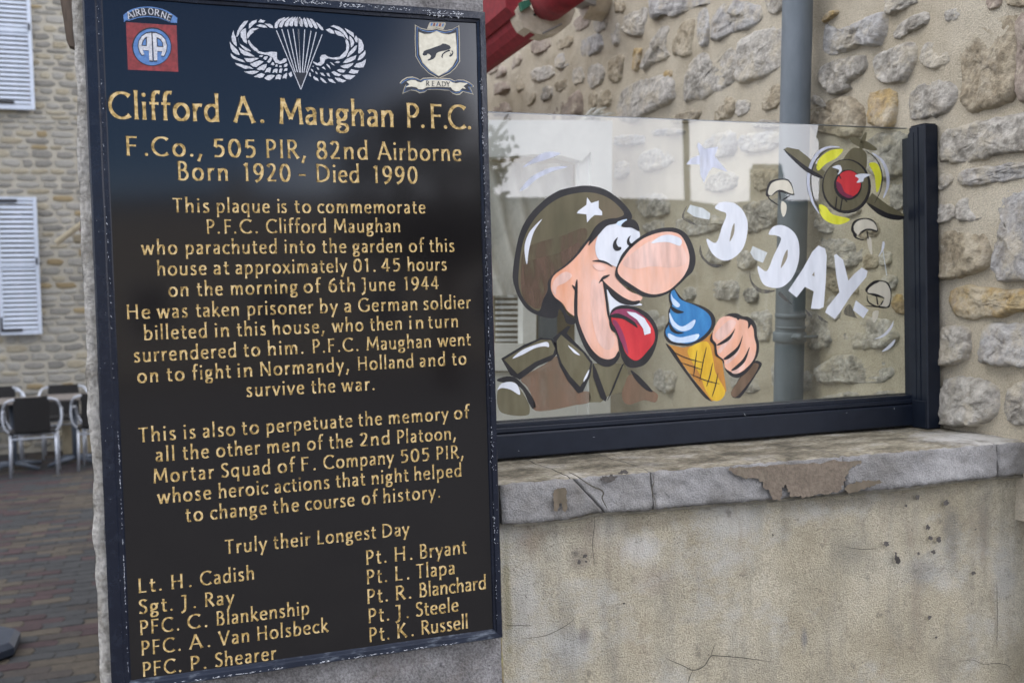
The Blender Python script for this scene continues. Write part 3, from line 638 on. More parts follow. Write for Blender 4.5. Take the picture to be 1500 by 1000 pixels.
# ------------------------------------------------------------------ drainpipe
dp = empty('drainpipe', 'grey zinc drainpipe running down the side wall behind the painted glass', 'drainpipe')
XPp = XW-.062
a, b = onX(1168.5, 0, XPp), onX(1154.5, 588, XPp); d = (b-a).normalized()
bm = bmesh.new(); tube(bm, [a-d*1.5, a-d*.2, a+d*.3, b, b+d*.9], .0385, 24); bm_obj('pipe', bm, M['zinc'], dp, True)
def ringat(px, py, w, r, nm):
    c = onX(px, py, XPp); bm = bmesh.new(); tube(bm, [c-d*w, c-d*w*.8, c+d*w*.8, c+d*w], [r*.97, r, r, r*.97], 24); return bm_obj(nm, bm, M['zinc'], dp, True), c
o, c = ringat(1156.5, 493, .013, .0435, 'clamp')
bm = bmesh.new(); e = Vector((0, -1, 0)); tube(bm, [c+e*.036+Vector((-.012, 0, 0)), c+e*.066+Vector((-.012, 0, 0))], .010, 8); tube(bm, [c+e*.054+Vector((-.03, 0, 0)), c+e*.054+Vector((.06, 0, 0))], .004, 8); bm_obj('bolt', bm, M['zinc'], o, True)
ringat(1158, 462, .006, .0405, 'seam_ring'); ringat(1158, 479, .003, .0398, 'seam_ring')
# ------------------------------------------------------------------ awning at the top of the wall
an = empty('awning', 'rolled dark red awning with beige end bracket at the top of the side wall', 'awning')
XA = XW-.42
p0, p1 = onX(838, 8, XA), onX(772, 42, XA)
def prism(name, pts, dvec, m, parent, bev=0):
    bm = bmesh.new(); va = [bm.verts.new(p) for p in pts]; vb = [bm.verts.new(Vector(p)+dvec) for p in pts]; n = len(pts)
    bm.faces.new(va); bm.faces.new(vb[::-1])
    for k in range(n): bm.faces.new((va[k], vb[k], vb[(k+1) % n], va[(k+1) % n]))
    bmesh.ops.recalc_face_normals(bm, faces=bm.faces)
    if bev: bmesh.ops.bevel(bm, geom=list(bm.edges), offset=bev, segments=2, affect='EDGES')
    return bm_obj(name, bm, m, parent)
YA = onX(800, 40, XA).y
A_ = lambda x, y: onY(x, y, YA)
# far roll: two red sheets running back along the wall
ofs = Vector((0, .012, 0))
prism('valance', [v+ofs for v in [A_(758, 14), A_(764, 30), A_(772, 41), A_(784, 50), A_(800, 46), A_(800, 14)]], Vector((0, 2.6, 0)), M['red'], an)
prism('cassette', [v+ofs*1.5 for v in [A_(740, -30), A_(744, 8), A_(756, 20), A_(770, 16), A_(790, -10), A_(790, -60)]], Vector((0, 2.6, 0)), M['red'], an)
prism('added_shade_sheet', [Vector((.0, 3.95, 2.66)), Vector((XW-.30, 3.95, 2.78)), Vector((XW-.30, 6.1, 2.78)), Vector((.0, 6.1, 2.66))], Vector((0, 0, .004)), M['red'], an)  # out-of-view sheet, added to shade the far end of the side wall
# beige ring bracket
oc = [(756, 14), (761, 28), (768, 40), (784, 49), (801, 52.5), (822, 46), (836, 34), (843, 16), (838, -6)]
ic = [(772, -6), (776, 8), (782, 18), (790, 27), (802, 31), (815, 28), (825, 19), (829, 8), (826, -6)]
ring = oc+ic[::-1]
va = [A_(x, y) for x, y in ring]; tri = poly_faces([(p.x, p.z) for p in va]); n = len(va)
vs = va+[p+Vector((0, .07, 0)) for p in va]; fs = [tuple(t) for t in tri]+[tuple(n+i for i in t[::-1]) for t in tri]+[(i, (i+1) % n, n+(i+1) % n, n+i) for i in range(n)]
py_obj('end_bracket', vs, fs, M['beige'], an)
bm = bmesh.new(); c = A_(801, 4); tube(bm, [c+Vector((0, -.02, 0)), c+Vector((.0, -.20, 0))], A_(828, 4).x-c.x, 20); bm_obj('fabric_roll', bm, M['red'], an, True)
prism('cap', [A_(759, 6), A_(772, 2), A_(775, 10), A_(762, 18)], Vector((0, -.02, 0)), M['green'], an)
c = A_(806, 40); bm = bmesh.new(); tube(bm, [A_(794, 50)+Vector((0, -.006, 0)), A_(822, 36)+Vector((0, -.006, 0))], .003, 6); bm_obj('seam', bm, M['nail'], an)
bm = bmesh.new(); tube(bm, [A_(783, 22)+Vector((0, -.004, 0)), A_(783, 22)+Vector((0, .01, 0))], .004, 8); bm_obj('screw', bm, M['iron'], an)
q = [onX(x, y, XW-.10) for x, y in ((846, 2), (868, -6), (862, 14), (853, 28), (846, 10))]
prism('wall_bracket', q, Vector((.09, .02, 0)), M['beige'], an)
q = [onX(x, y, XW-.16) for x, y in ((800, -20), (852, -20), (852, 0), (838, 8), (828, 6))]
prism('bracket_arm', q, Vector((.08, .05, 0)), M['nail'], an)
# ------------------------------------------------------------------ white framed porch window behind the glass
pw = empty('porch_window', 'white framed porch window with gathered pale curtain behind the painted glass', 'window')
YW = 3.25
V_ = lambda x, y, dy=0: onY(x, y, YW+dy)
def pprism(name, px, m, dy, th, parent=pw): return prism(name, [V_(x, y, dy) for x, y in px], Vector((0, th, 0)), m, parent)
pprism('stile', [(866, 176), (897, 177), (893, 760), (862, 760)], M['white'], 0, .06)
pprism('stile_moulding', [(848, 238), (866, 222), (863, 640), (846, 640)], M['white'], .015, .03)
pprism('head_rail', [(560, 176), (866, 176), (866, 222), (852, 236), (822, 228), (780, 226), (740, 230), (560, 232)], M['white'], 0, .06)
pprism('middle_rail', [(560, 500), (862, 505), (862, 545), (560, 540)], M['white'], 0, .06)
pprism('bottom_panel', [(560, 545), (862, 545), (861, 760), (560, 760)], M['white'], .02, .03)
pprism('mullion', [(766, 430), (786, 430), (785, 505), (766, 505)], M['white'], 0, .05)
# curtain: wavy cloth
vs, fs = [], []; nx, nz2 = 80, 24
a, b = V_(560, 232, .07), V_(850, 430, .07)
for i in range(nx+1):
    for k in range(nz2+1):
        x = a.x+(b.x-a.x)*i/nx; z = a.z+(b.z-a.z)*k/nz2
        vs.append((x, YW+.10+.022*math.sin(x*75+3*noise.noise(Vector((x*3, z*3, 2)))+(z-1.6)*16)*(.5+.5*k/nz2), z))
for i in range(nx):
    for k in range(nz2):
        q = i*(nz2+1)+k; fs.append((q, q+1, q+nz2+2, q+nz2+1))
py_obj('curtain', vs, fs, M['cloth'], pw, True)
c = V_(768, 232, .20); c2 = V_(560, 760, .2)
boxo('backing', (V_(560, 300, .3).x, V_(862, 300, .2).x, YW+.30, YW+.32, .9, c.z+.1), M['sandstone'], pw)
pprism('shelf_panel', [(724, 428), (766, 430), (766, 505), (724, 505)], M['sandstone'], .14, .02)
for i in range(9):
    y = 432+i*8
    pprism('slat', [(727, y), (763, y), (763, y+4), (727, y+4)], M['white'], .115, .01)
pprism('post', [(791, 445), (816, 445), (816, 505), (791, 505)], M['zinc'], .12, .02)
# little dried tuft on top of the stile
bm = bmesh.new(); c = V_(862, 172)
for k in range(26):
    a = random.uniform(.05, 1.0); ln_ = random.uniform(.03, .085); st0 = c+Vector((random.uniform(-.02, .03), random.uniform(-.01, .04), random.uniform(-.006, .004)))
    tube(bm, [st0, st0+Vector((math.cos(a)*ln_*.6, random.uniform(-.01, .01), math.sin(a)*ln_*.5)), st0+Vector((math.cos(a)*ln_, random.uniform(-.015, .015), math.sin(a)*ln_*.62))], [.004, .005, .001], 4)
tuft = bm_obj('dry_leaves', bm, M['paper']); tag(tuft, 'small tuft of pale dry leaves on top of the white window stile', 'leaves')
# terrace floor behind the parapet
boxo('terrace', (.6, XW+.03, 2.05, 8, .80, .86), M['sandstone'])['kind'] = 'structure'
# ------------------------------------------------------------------ stone pillar carrying the plaque
pi_ = empty('stone_pillar', 'rough grey stone pillar carrying the black plaque', 'pillar')
YQ = YP+.020
def lx(z): # ragged left edge
    base = -.0925+.0045*noise.noise(Vector((z*9, 2, 0)))+.0025*noise.noise(Vector((z*33, 7, 0)))
    return base+.004*max(0, math.sin(z*3.1+.6))
vs, fs = [], []; nz3, nx3 = 190, 46; ZA, ZB = .0, 2.35
for k in range(nz3+1):
    z = ZA+(ZB-ZA)*k/nz3
    for i in range(nx3+1):
        f = i/nx3; x0 = lx(z); x1 = .5425+.0012*noise.noise(Vector((z*20, 1, 4)))
        if i <= 3: x = x0+.0055*i
        else: x = x0+.0165+(x1-x0-.0165)*(i-3)/(nx3-3)
        y = YQ+.0025*noise.noise(Vector((x*30, z*30, 0)))+.0015*noise.noise(Vector((x*90, z*90, 3)))
        if i < 3: y += (.010, .004, .001)[i]+.004*noise.noise(Vector((z*40, i, 9)))
        vs.append((x, y, z))
for k in range(nz3):
    for i in range(nx3):
        a = k*(nx3+1)+i; fs.append((a, a+1, a+nx3+2, a+nx3+1))
pf = py_obj('face', vs, fs, M['pier'], pi_, True); pf.data.materials.append(M['pieredge'])
for p in pf.data.polygons:
    if p.index % nx3 < 3: p.material_index = 1
vs, fs = [], []
for k in range(nz3+1):
    z = ZA+(ZB-ZA)*k/nz3
    for j in range(9):
        vs.append((lx(z)+.004*noise.noise(Vector((z*30, j*1.3, 0)))*(j > 0), YQ+.010+.004*noise.noise(Vector((z*40, 0, 9)))*(j == 0)+.34*j/8, z))
for k in range(nz3):
    for j in range(8): a = k*9+j; fs.append((a, a+9, a+10, a+1))
py_obj('side', vs, fs, M['pieredge'], pi_, True)
boxo('core', (-.080, .5405, YQ+.018, YQ+.345, 0, ZB), M['pier'], pi_)
for x, y in ((648, 972), (378, 1000), (197, 1006)):
    c = onY(x, y, YQ); bm = bmesh.new(); tube(bm, [c+Vector((0, .01, 0)), c+Vector((0, -.003, 0)), c+Vector((0, -.005, 0))], [.0036, .0036, .0022], 8); bm_obj('nail', bm, M['nail'], pi_, True)
# ------------------------------------------------------------------ plaque
pq = empty('memorial_plaque', 'tall black granite plaque with gold lettering and three emblems on the pillar', 'plaque')
IX0, IX1, IZ0, IZ1 = -.0482, .522, 1.0722, 2.0795
OX0, OX1, OZ0, OZ1 = -.0755, .5378, 1.0567, 2.0985
boxo('slab', (IX0-.01, IX1+.008, YP, YP+.019, IZ0-.01, IZ1+.01), M['granite'], pq)
def frame_bar(o0, o1, i0, i1, m, lab=None):
    # outer line o0-o1, inner line i0-i1 (x,z); stepped section
    prof = [(0, YQ+.004), (0, YP-.0045), (.10, YP-.0065), (.62, YP-.0065), (.70, YP-.0035), (.93, YP-.003), (1, YP+.0005)]
    vs = []; n = len(prof); seg = 40
    for q in range(seg+1):
        s_ = q/seg
        for f, y in prof:
            ox, oz = o0[0]+(o1[0]-o0[0])*s_, o0[1]+(o1[1]-o0[1])*s_; ix, iz = i0[0]+(i1[0]-i0[0])*s_, i0[1]+(i1[1]-i0[1])*s_
            w = .0006*noise.noise(Vector((ox*25, oz*25, f)))
            vs.append((ox+(ix-ox)*f+w, y+w*.5, oz+(iz-oz)*f+w))
    fs = [(q*n+j, q*n+j+1, (q+1)*n+j+1, (q+1)*n+j) for q in range(seg) for j in range(n-1)]
    ob = py_obj('frame_bar', vs, fs, m, pq, False)
    if lab: ob['label'] = lab
    return ob
frame_bar((OX0, OZ1), (OX0, OZ0), (IX0, IZ1), (IX0, IZ0), M['framegloss'])
frame_bar((OX1, OZ0), (OX1, OZ1), (IX1, IZ0), (IX1, IZ1), M['framegloss'])
frame_bar((OX1, OZ1), (OX0, OZ1), (IX1, IZ1), (IX0, IZ1), M['framegloss'])
frame_bar((OX0, OZ0), (OX1, OZ0), (IX0, IZ0), (IX1, IZ0), M['wornframe'], 'scuffed bottom frame bar')
bm = bmesh.new(); rr = random.Random(5)
def fleck(x, z, w, h, y=YP-.0072):
    n = rr.randint(4, 6); vs = [bm.verts.new((x+w*math.cos(6.28*k/n+.5)*rr.uniform(.5, 1.1), y, z+h*math.sin(6.28*k/n+.5)*rr.uniform(.5, 1.1))) for k in range(n)]; bm.faces.new(vs)
def run(x0, z0, x1, z1, n, sx, sz, jit, clus=2.0):
    for k in range(n):
        t_ = rr.random()
        if noise.noise(Vector((t_*9*clus, x0*7, z0*3))) < -.05 and rr.random() < .85: continue
        fleck(x0+(x1-x0)*t_+rr.gauss(0, jit), z0+(z1-z0)*t_+rr.gauss(0, jit), sx*rr.uniform(.3, 1), sz*rr.uniform(.3, 1))
run(.528, 1.09, .527, 1.99, 420, .0006, .0017, .0010)
run(.533, 1.1, .531, 1.95, 90, .0005, .0014, .0016)
run(-.0515, 1.08, -.0515, 1.45, 200, .0005, .0020, .0004)
run(-.0545, 1.5, -.055, 2.07, 60, .0006, .0018, .0008, 4)
run(-.066, 1.1, -.066, 2.05, 26, .0006, .0006, .004)
run(.10, 2.0935, .50, 2.0915, 330, .0022, .0008, .0016, 3)
run(.44, 2.086, .50, 2.0865, 40, .002, .0009, .001)
run(.0, 1.0605, .47, 1.060, 160, .0035, .0008, .0007, 4)
o = bm_obj('paint_chips', bm, M['chip'], pq); o['kind'] = 'stuff'
# ---- lettering: stroke alphabet with flared ends
def arc(cx, cy, rx, ry, a0, a1, n=None):
    n = n or max(8, int(abs(a1-a0)/15)); return [(cx+rx*math.cos(math.radians(a0+(a1-a0)*i/n)), cy+ry*math.sin(math.radians(a0+(a1-a0)*i/n))) for i in range(n+1)]
def Ls(*v): return ('l', [(v[0], v[1]), (v[2], v[3])])
def Cs(*v): return ('c', [tuple(v[i:i+2]) for i in range(0, len(v), 2)])
def As(*v): return ('a', arc(*v))
G = {
 'A': (.78, Ls(.05, 0, .38, 1), Ls(.36, 1, .74, 0), Ls(.17, .33, .62, .33)),
 'B': (.60, Ls(.11, 0, .11, 1), Cs(.11, .955, .33, .95, .45, .75, .34, .55, .11, .53), Cs(.11, .53, .38, .52, .52, .28, .38, .05, .11, .045)),
 'C': (.80, As(.47, .5, .41, .47, 48, 312)),
 'D': (.82, Ls(.11, 0, .11, 1), Cs(.11, .955, .38, .93, .62, .78, .71, .5, .62, .22, .38, .07, .11, .045)),
 'E': (.54, Ls(.11, 0, .11, 1), Ls(.11, .95, .48, .95), Ls(.11, .52, .44, .52), Ls(.11, .05, .49, .05)),
 'F': (.54, Ls(.11, 0, .11, 1), Ls(.11, .95, .50, .95), Ls(.11, .52, .45, .52)),
 'G': (.86, As(.47, .5, .41, .47, 48, 318), Ls(.78, .10, .78, .46), Ls(.56, .45, .84, .45)),
 'H': (.76, Ls(.11, 0, .11, 1), Ls(.63, 0, .63, 1), Ls(.11, .52, .63, .52)),
 'I': (.24, Ls(.12, 0, .12, 1)), 'J': (.38, Ls(.0, .96, .24, .96), Cs(.24, 1, .24, .5, .235, .1, .17, -.12, .0, -.22)),
 'K': (.64, Ls(.11, 0, .11, 1), Ls(.13, .45, .52, 1), Ls(.22, .56, .62, 0)), 'L': (.50, Ls(.11, 0, .11, 1), Ls(.11, .05, .48, .05)),
 'M': (.94, Ls(.08, 0, .15, 1), Ls(.15, .97, .46, .2), Ls(.45, .2, .79, .97), Ls(.79, 1, .86, 0)),
 'N': (.80, Ls(.11, 0, .11, 1), Ls(.11, .98, .68, .03), Ls(.68, 0, .68, 1)), 'O': (.90, As(.45, .5, .38, .46, 0, 360)),
 'P': (.56, Ls(.11, 0, .11, 1), Cs(.11, .955, .36, .94, .50, .72, .36, .48, .11, .45)),
 'R': (.62, Ls(.11, 0, .11, 1), Cs(.11, .955, .36, .94, .49, .73, .36, .52, .11, .49), Ls(.27, .50, .60, 0)),
 'S': (.52, Cs(.46, .86, .32, .97, .13, .90, .10, .72, .26, .55, .42, .42, .46, .22, .30, .04, .05, .12)),
 'T': (.60, Ls(.30, 0, .30, .97), Ls(.01, .95, .59, .95)), 'V': (.72, Ls(.03, 1, .36, 0), Ls(.35, 0, .70, 1)),
 'Y': (.66, Ls(.04, 1, .34, .46), Ls(.63, 1, .33, .46), Ls(.335, .5, .335, 0)),
 'a': (.50, Cs(.08, .57, .22, .64, .36, .58, .39, .44), Ls(.39, .48, .39, .0), Cs(.38, .36, .16, .33, .08, .17, .18, .03, .38, .12)),
 'b': (.60, Ls(.11, .0, .11, 1.08), Cs(.11, .5, .28, .64, .46, .56, .52, .33, .44, .09, .27, .03, .11, .06)),
 'c': (.48, As(.31, .33, .24, .30, 48, 312)),
 'd': (.60, Ls(.49, 0, .49, 1.08), Cs(.49, .56, .32, .63, .13, .54, .07, .32, .15, .09, .31, .03, .49, .18)),
 'e': (.54, Ls(.10, .36, .47, .36), Cs(.47, .36, .42, .58, .27, .63, .12, .54, .07, .32, .15, .09, .32, .03, .48, .11)),
 'f': (.36, Ls(.15, 0, .15, .80), Cs(.15, .75, .18, .96, .28, 1.05, .40, 1.03), Ls(.02, .62, .34, .62)),
 'g': (.54, As(.25, .43, .17, .20, 0, 360), Ls(.36, .60, .53, .62), Cs(.18, .24, .10, .14, .18, .07, .40, .04, .47, -.10, .36, -.24, .14, -.24, .07, -.12, .17, .01)),
 'h': (.59, Ls(.11, 0, .11, 1.08), Cs(.11, .44, .25, .60, .40, .62, .48, .46), Ls(.48, .50, .48, 0)),
 'i': (.22, Ls(.11, 0, .11, .66), ('d', [(.11, .92)])),
 'k': (.54, Ls(.11, 0, .11, 1.08), Ls(.12, .26, .44, .66), Ls(.20, .36, .52, 0)), 'l': (.22, Ls(.11, 0, .11, 1.08)),
 'm': (.90, Ls(.11, 0, .11, .66), Cs(.11, .44, .22, .60, .36, .62, .44, .46), Ls(.44, .50, .44, 0), Cs(.44, .44, .56, .60, .70, .62, .78, .46), Ls(.78, .50, .78, 0)),
 'n': (.59, Ls(.11, 0, .11, .66), Cs(.11, .44, .25, .60, .40, .62, .48, .46), Ls(.48, .50, .48, 0)),
 'o': (.62, As(.31, .33, .24, .30, 0, 360)),
 'p': (.60, Ls(.11, -.32, .11, .66), Cs(.11, .5, .28, .64, .46, .56, .52, .33, .44, .09, .27, .03, .11, .06)),
 'q': (.60, Ls(.49, -.32, .49, .64), Cs(.49, .56, .32, .63, .13, .54, .07, .32, .15, .09, .31, .03, .49, .18)),
 'r': (.38, Ls(.11, 0, .11, .66), Cs(.11, .42, .18, .56, .28, .62, .38, .60)),
 's': (.44, Cs(.36, .57, .24, .64, .12, .58, .12, .44, .26, .33, .36, .22, .33, .07, .20, .03, .06, .09)),
 't': (.36, Cs(.15, .88, .15, .5, .155, .18, .22, .04, .35, .06), Ls(.02, .62, .34, .62)),
 'u': (.59, Cs(.11, .66, .11, .35, .13, .12, .26, .03, .40, .08, .48, .22), Ls(.48, 0, .48, .66)),
 'v': (.52, Ls(.03, .66, .26, .0), Ls(.255, .0, .49, .66)), 'w': (.80, Ls(.03, .66, .21, .0), Ls(.21, 0, .40, .64), Ls(.40, .64, .59, 0), Ls(.585, 0, .77, .66)),
 'x': (.52, Ls(.04, .66, .48, 0), Ls(.47, .66, .03, 0)), 'y': (.52, Ls(.03, .66, .27, .03), Ls(.49, .66, .13, -.32)),
 '0': (.62, As(.31, .48, .23, .45, 0, 360)), '1': (.40, Ls(.22, 0, .22, .98), Ls(.08, .84, .22, .95)),
 '2': (.54, Cs(.07, .80, .17, .93, .34, .92, .43, .75, .36, .50, .20, .25, .05, .06), Ls(.05, .05, .50, .05)),
 '4': (.58, Ls(.39, 0, .39, .97), Ls(.38, .96, .04, .28), Ls(.04, .27, .56, .27)), '5': (.52, Ls(.13, .92, .46, .92), Ls(.13, .94, .10, .54), Cs(.10, .54, .27, .60, .43, .48, .44, .24, .30, .05, .06, .05)),
 '6': (.58, Cs(.44, .97, .24, .84, .10, .58, .07, .32), As(.29, .30, .21, .27, 0, 360)), '8': (.58, As(.29, .72, .17, .21, 0, 360), As(.29, .26, .22, .25, 0, 360)),
 '9': (.58, As(.29, .66, .21, .27, 0, 360), Cs(.51, .64, .48, .38, .34, .12, .13, -.02)),
 '.': (.24, ('d', [(.12, .07)])), ',': (.26, ('l', [(.17, .14), (.04, -.24)])), '-': (.44, Ls(.06, .38, .38, .38))}
WV, WH = .122, .084
def ribbon(kind, pts):
    """a stroke as two edge lines, ends flared"""
    if kind == 'd':
        x, y = pts[0]; return [(x+.078*math.cos(k*math.pi/4+.3), y+.078*math.sin(k*math.pi/4+.3)) for k in range(8)], [tuple(range(8))]
    closed = kind == 'a' and abs(pts[0][0]-pts[-1][0])+abs(pts[0][1]-pts[-1][1]) < 1e-6
    if kind == 'c': P = [tuple(p) for p in cr([Vector(p) for p in pts], False, 4)]
    elif kind == 'l':
        (x0, y0), (x1, y1) = pts; P = [(x0+(x1-x0)*k/6, y0+(y1-y0)*k/6) for k in (0, .45, 1, 2, 3, 4, 5, 5.55, 6)]
    else: P = pts
    n = len(P); dist = [0]
    for a, b in zip(P, P[1:]): dist.append(dist[-1]+math.hypot(b[0]-a[0], b[1]-a[1]))
    tot = dist[-1]; vs = []
    for i, p in enumerate(P):
        a = P[(i-1) % (n-1)] if closed else P[max(i-1, 0)]; b = P[(i+1) % (n-1)] if closed and i < n-1 else (P[1] if closed else P[min(i+1, n-1)])
        dx, dy = b[0]-a[0], b[1]-a[1]; l = math.hypot(dx, dy) or 1; dx /= l; dy /= l
        w = WV*abs(dy)+WH*abs(dx)
        if kind == 'l' and dx*dy > .2: w *= .85
        if not closed:
            e = min(dist[i], tot-dist[i]); w *= .90+.34*math.exp(-(e/.09))
        vs += [(p[0]-dy*w/2, p[1]+dx*w/2), (p[0]+dy*w/2, p[1]-dx*w/2)]
    return vs, [(2*i, 2*i+1, 2*i+3, 2*i+2) for i in range(n-1)]
def build_text(name, words, m, parent, y0=YP, H=None, slant=0, edge=True, plane=None):
    """words: (text, x0, x1, y0px, y1px, height in metres)"""
    vs, fs, mi = [], [], []; cnt = 0
    for (txt, x0, x1, b0, b1, H_) in words:
        P0, P1 = onY(x0, b0, y0), onY(x1, b1, y0); e = (P1-P0); Ltot = e.length; e.normalize(); up = Vector((-e.z, 0, e.x))
        ws = [G[c][0] for c in txt]; W0 = sum(ws)-.10
        L_ = Ltot/H_; n = len(txt); sx = 1.0; gap = 0
        if n > 1:
            gap = (L_-W0)/(n-1)
            if gap < -.05: sx = L_/(W0-.05*(n-1)); gap = -.05*sx
            if gap > .16: sx = min(1.13, (L_-.16*(n-1))/W0); gap = (L_-W0*sx)/(n-1)
        else: sx = max(.85, min(1.15, L_/W0))
        x = -.05*sx
        for c, w_ in zip(txt, ws):
            for st in G[c][1:]:
                rv, rf = ribbon(*st); cnt += 1; off = .00022+.00003*(cnt % 5)
                b = len(vs)
                for (u, v) in rv: q = P0+e*((x+u*sx)*H_)+up*(v*H_); vs.append((q.x, y0-off, q.z))
                for f in rf: fs.append(tuple(b+k for k in f)); mi.append(0)
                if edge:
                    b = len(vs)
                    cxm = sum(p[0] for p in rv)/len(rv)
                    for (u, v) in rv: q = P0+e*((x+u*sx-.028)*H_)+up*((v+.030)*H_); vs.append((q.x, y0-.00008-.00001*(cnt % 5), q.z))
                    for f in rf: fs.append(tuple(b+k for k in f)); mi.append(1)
            x += w_*sx+gap
    me = bpy.data.meshes.new(name); me.from_pydata(vs, [], fs); me.update()
    me.materials.append(m); me.materials.append(M['painted_edge_shadow']); me.polygons.foreach_set('material_index', mi)
    o = bpy.data.objects.new(name, me); COL.objects.link(o); o.parent = parent; return o
TX = '''37.5 161 174 690 190|Clifford 161.5 321|A. 344.5 387|Maughan 411 576.5|P. 597 622|F.C. 632 690
27 186 228 675 236.3|F. 186 217|Co., 224 296|505 314.4 373.5|PIR, 391 447.6|82nd 465 538.5|Airborne 554.4 675
26.5 262 264 611 269|Born 261.5 333.7|1920 357.5 425|- 438 450|Died 464.5 526|1990 547.5 611
20.3 254 311.2 622 312.7|This 254.5 306|plaque 318 394.5|is 407 419.5|to 432.5 455|commemorate 466 622.5
20.3 304 342.5 586 340|P. 303.7 322|F. 329.5 346|C. 352.5 377.5|Clifford 391 477.5|Maughan 490 586
20.3 209 373 665 368.7|who 209 259|parachuted 272.5 405.5|into 417.5 461|the 473 506.7|garden 517.5 588.7|of 600 620|this 630 665
20.3 231 403.7 654 396|house 231 302|at 313.7 335|approximately 346 507.5|01 518.7 541|. 547 553|45 560 585.5|hours 597.5 653.7
20.3 248 434.5 642 423.5|on 248 276|the 289.5 326|morning 338.7 435|of 446 468.7|6th 482.5 520|June 531 578.7|1944 592.5 642
20.3 187 467.5 689 451.5|He 186.7 219.5|was 232 274.5|taken 288 350|prisoner 363 458|by 469.2 493.7|a 505 515|German 526 611|soldier 621 688.7
20.3 212 498 671 479|billeted 211.7 303|in 315.5 335.5|this 348 389|house, 400 475|who 488 531.7|then 543 588.7|in 600 620|turn 628 670.7
20.3 197 530.5 689 505.5|surrendered 197 346|to 358 380.5|him. 393 444.5|P.F.C. 458.7 525|Maughan 538 631|went 642.5 688.7
20.3 203 560.7 683 533.5|on 202.5 231.7|to 245.5 269.5|fight 283 337.5|in 348.7 369.5|Normandy, 382 511|Holland 525 605.5|and 615.5 652|to 663 682.5
20.3 362 581 549 571|survive 361.7 445|the 457 490.5|war. 502 548.7
20.3 205 647.5 687 612.3|This 204.5 257|is 270 286|also 298 343.7|to 355.5 378.7|perpetuate 391 515.7|the 525.7 559|memory 570 656|of 666 686.7
20.3 229 676 667 643|all 229 255.5|the 268.7 305.5|other 318 380|men 392 438.7|of 451 472|the 483 516|2nd 528.7 570.7|Platoon, 582.5 667.5
20.3 226 707.5 679 670|Mortar 226 312.5|Squad 325 395.7|of 408 431|F. 442 462.5|Company 475 576|505 588 628|PIR, 640 678.7
20.3 232 737.5 676 697.3|whose 232.5 308.7|heroic 321 391.7|actions 403 482|that 493 534|night 545 597.5|helped 607.5 675.7
20.3 273 764 645 728.3|to 273 296.7|change 309 390|the 401 437.5|course 448 518.7|of 531 552|history. 562 644.5
20.3 331 811 599 783|Truly 331 390|their 401.7 453.7|Longest 465.5 550|Day 560.5 598.7
20.8 204 868 372 848|Lt. 203.7 237|H. 251.7 280.5|Cadish 294.5 372
20.8 204 899 342 883.5|Sgt. 204.5 253|J. 267 287|Ray 301 342
20.8 206 929.5 453 899|PFC. 206 262.5|C. 276 303.7|Blankenship 318 452.5
20.8 208 959.5 480 924.5|PFC. 208 264.5|A. 278.7 308|Van 321.7 365|Holsbeck 377.5 480
20.8 210 990.5 404 965|PFC. 210 265.5|P. 280 302|Shearer 316 403.7
20.8 537 826.7 683 810|Pt. 537 566|H. 578.7 604|Bryant 615.7 682.5
20.8 538 855 666 840|Pt. 538 567|L. 579.5 599.5|Tlapa 610.7 665.7
20.8 539 883.7 712 862|Pt. 538.7 568|R. 580.5 602.5|Blanchard 615 711.7
20.8 540 912 671 894.5|Pt. 540.5 570|J. 581 599|Steele 610 671
20.8 541 940 685 919.5|Pt. 541.7 570.7|K. 582.5 606|Russell 618 685'''
for ln in TX.split('\n'):
    hd, *wd = ln.split('|'); hpx, xa, ya, xb, yb = map(float, hd.split())
    ws = []
    for w_ in wd:
        q = w_.split(); t_, x0, x1 = q[0], float(q[1]), float(q[2]); Y_ = lambda x: ya+(yb-ya)*(x-xa)/(xb-xa)
        xm = (x0+x1)/2; Hm = onY(xm, Y_(xm)-hpx, YP).z-onY(xm, Y_(xm), YP).z
        # the same height along the line: scale on the middle of the line
        xc = (xa+xb)/2; Hm = onY(xc, Y_(xc)-hpx, YP).z-onY(xc, Y_(xc), YP).z
        ws.append((t_, x0, x1, Y_(x0), Y_(x1), Hm))
    for w__ in ws: build_text('word', [w__], M['gold'], pq)
# ---- flat shapes on a plane
def flat(name, outs, m, parent, Y, smooth=False, k=5, on=onY):
    first = None
    for o in outs:
        P = [on(x, y, Y) for x, y in o]
        if smooth: P = cr(P, True, k)
        ob = py_obj(name, P, [tuple(t_) for t_ in poly_faces([(p.x, p.z) for p in P])], m, parent)
        first = first or ob
    return first
def fline(name, lines, m, parent, Y, w, smooth=False, closed=False, taper=False, on=onY):
    """painted/engraved lines: px points, width in px"""
    for li in lines:
        P = [Vector(p) for p in li]
        if smooth: P = cr(P, closed, 5)
        n = len(P); vs = []
        for i, p in enumerate(P):
            a, c = P[max(i-1, 0)], P[min(i+1, n-1)]
            d = (c-a); d = d/(d.length or 1); ww = w*(math.sin(math.pi*min(max((i+.4)/n, .02), .98))**.6 if taper else 1)
            for sg in (-1, 1): vs.append(on(p.x-d.y*ww/2*sg, p.y+d.x*ww/2*sg, Y))
        py_obj(name, vs, [(2*i, 2*i+1, 2*i+3, 2*i+2) for i in range(n-1)], m, parent)
def cv(ox, oy, sc, pts): return [(ox+x/sc, oy+y/sc) for x, y in pts]
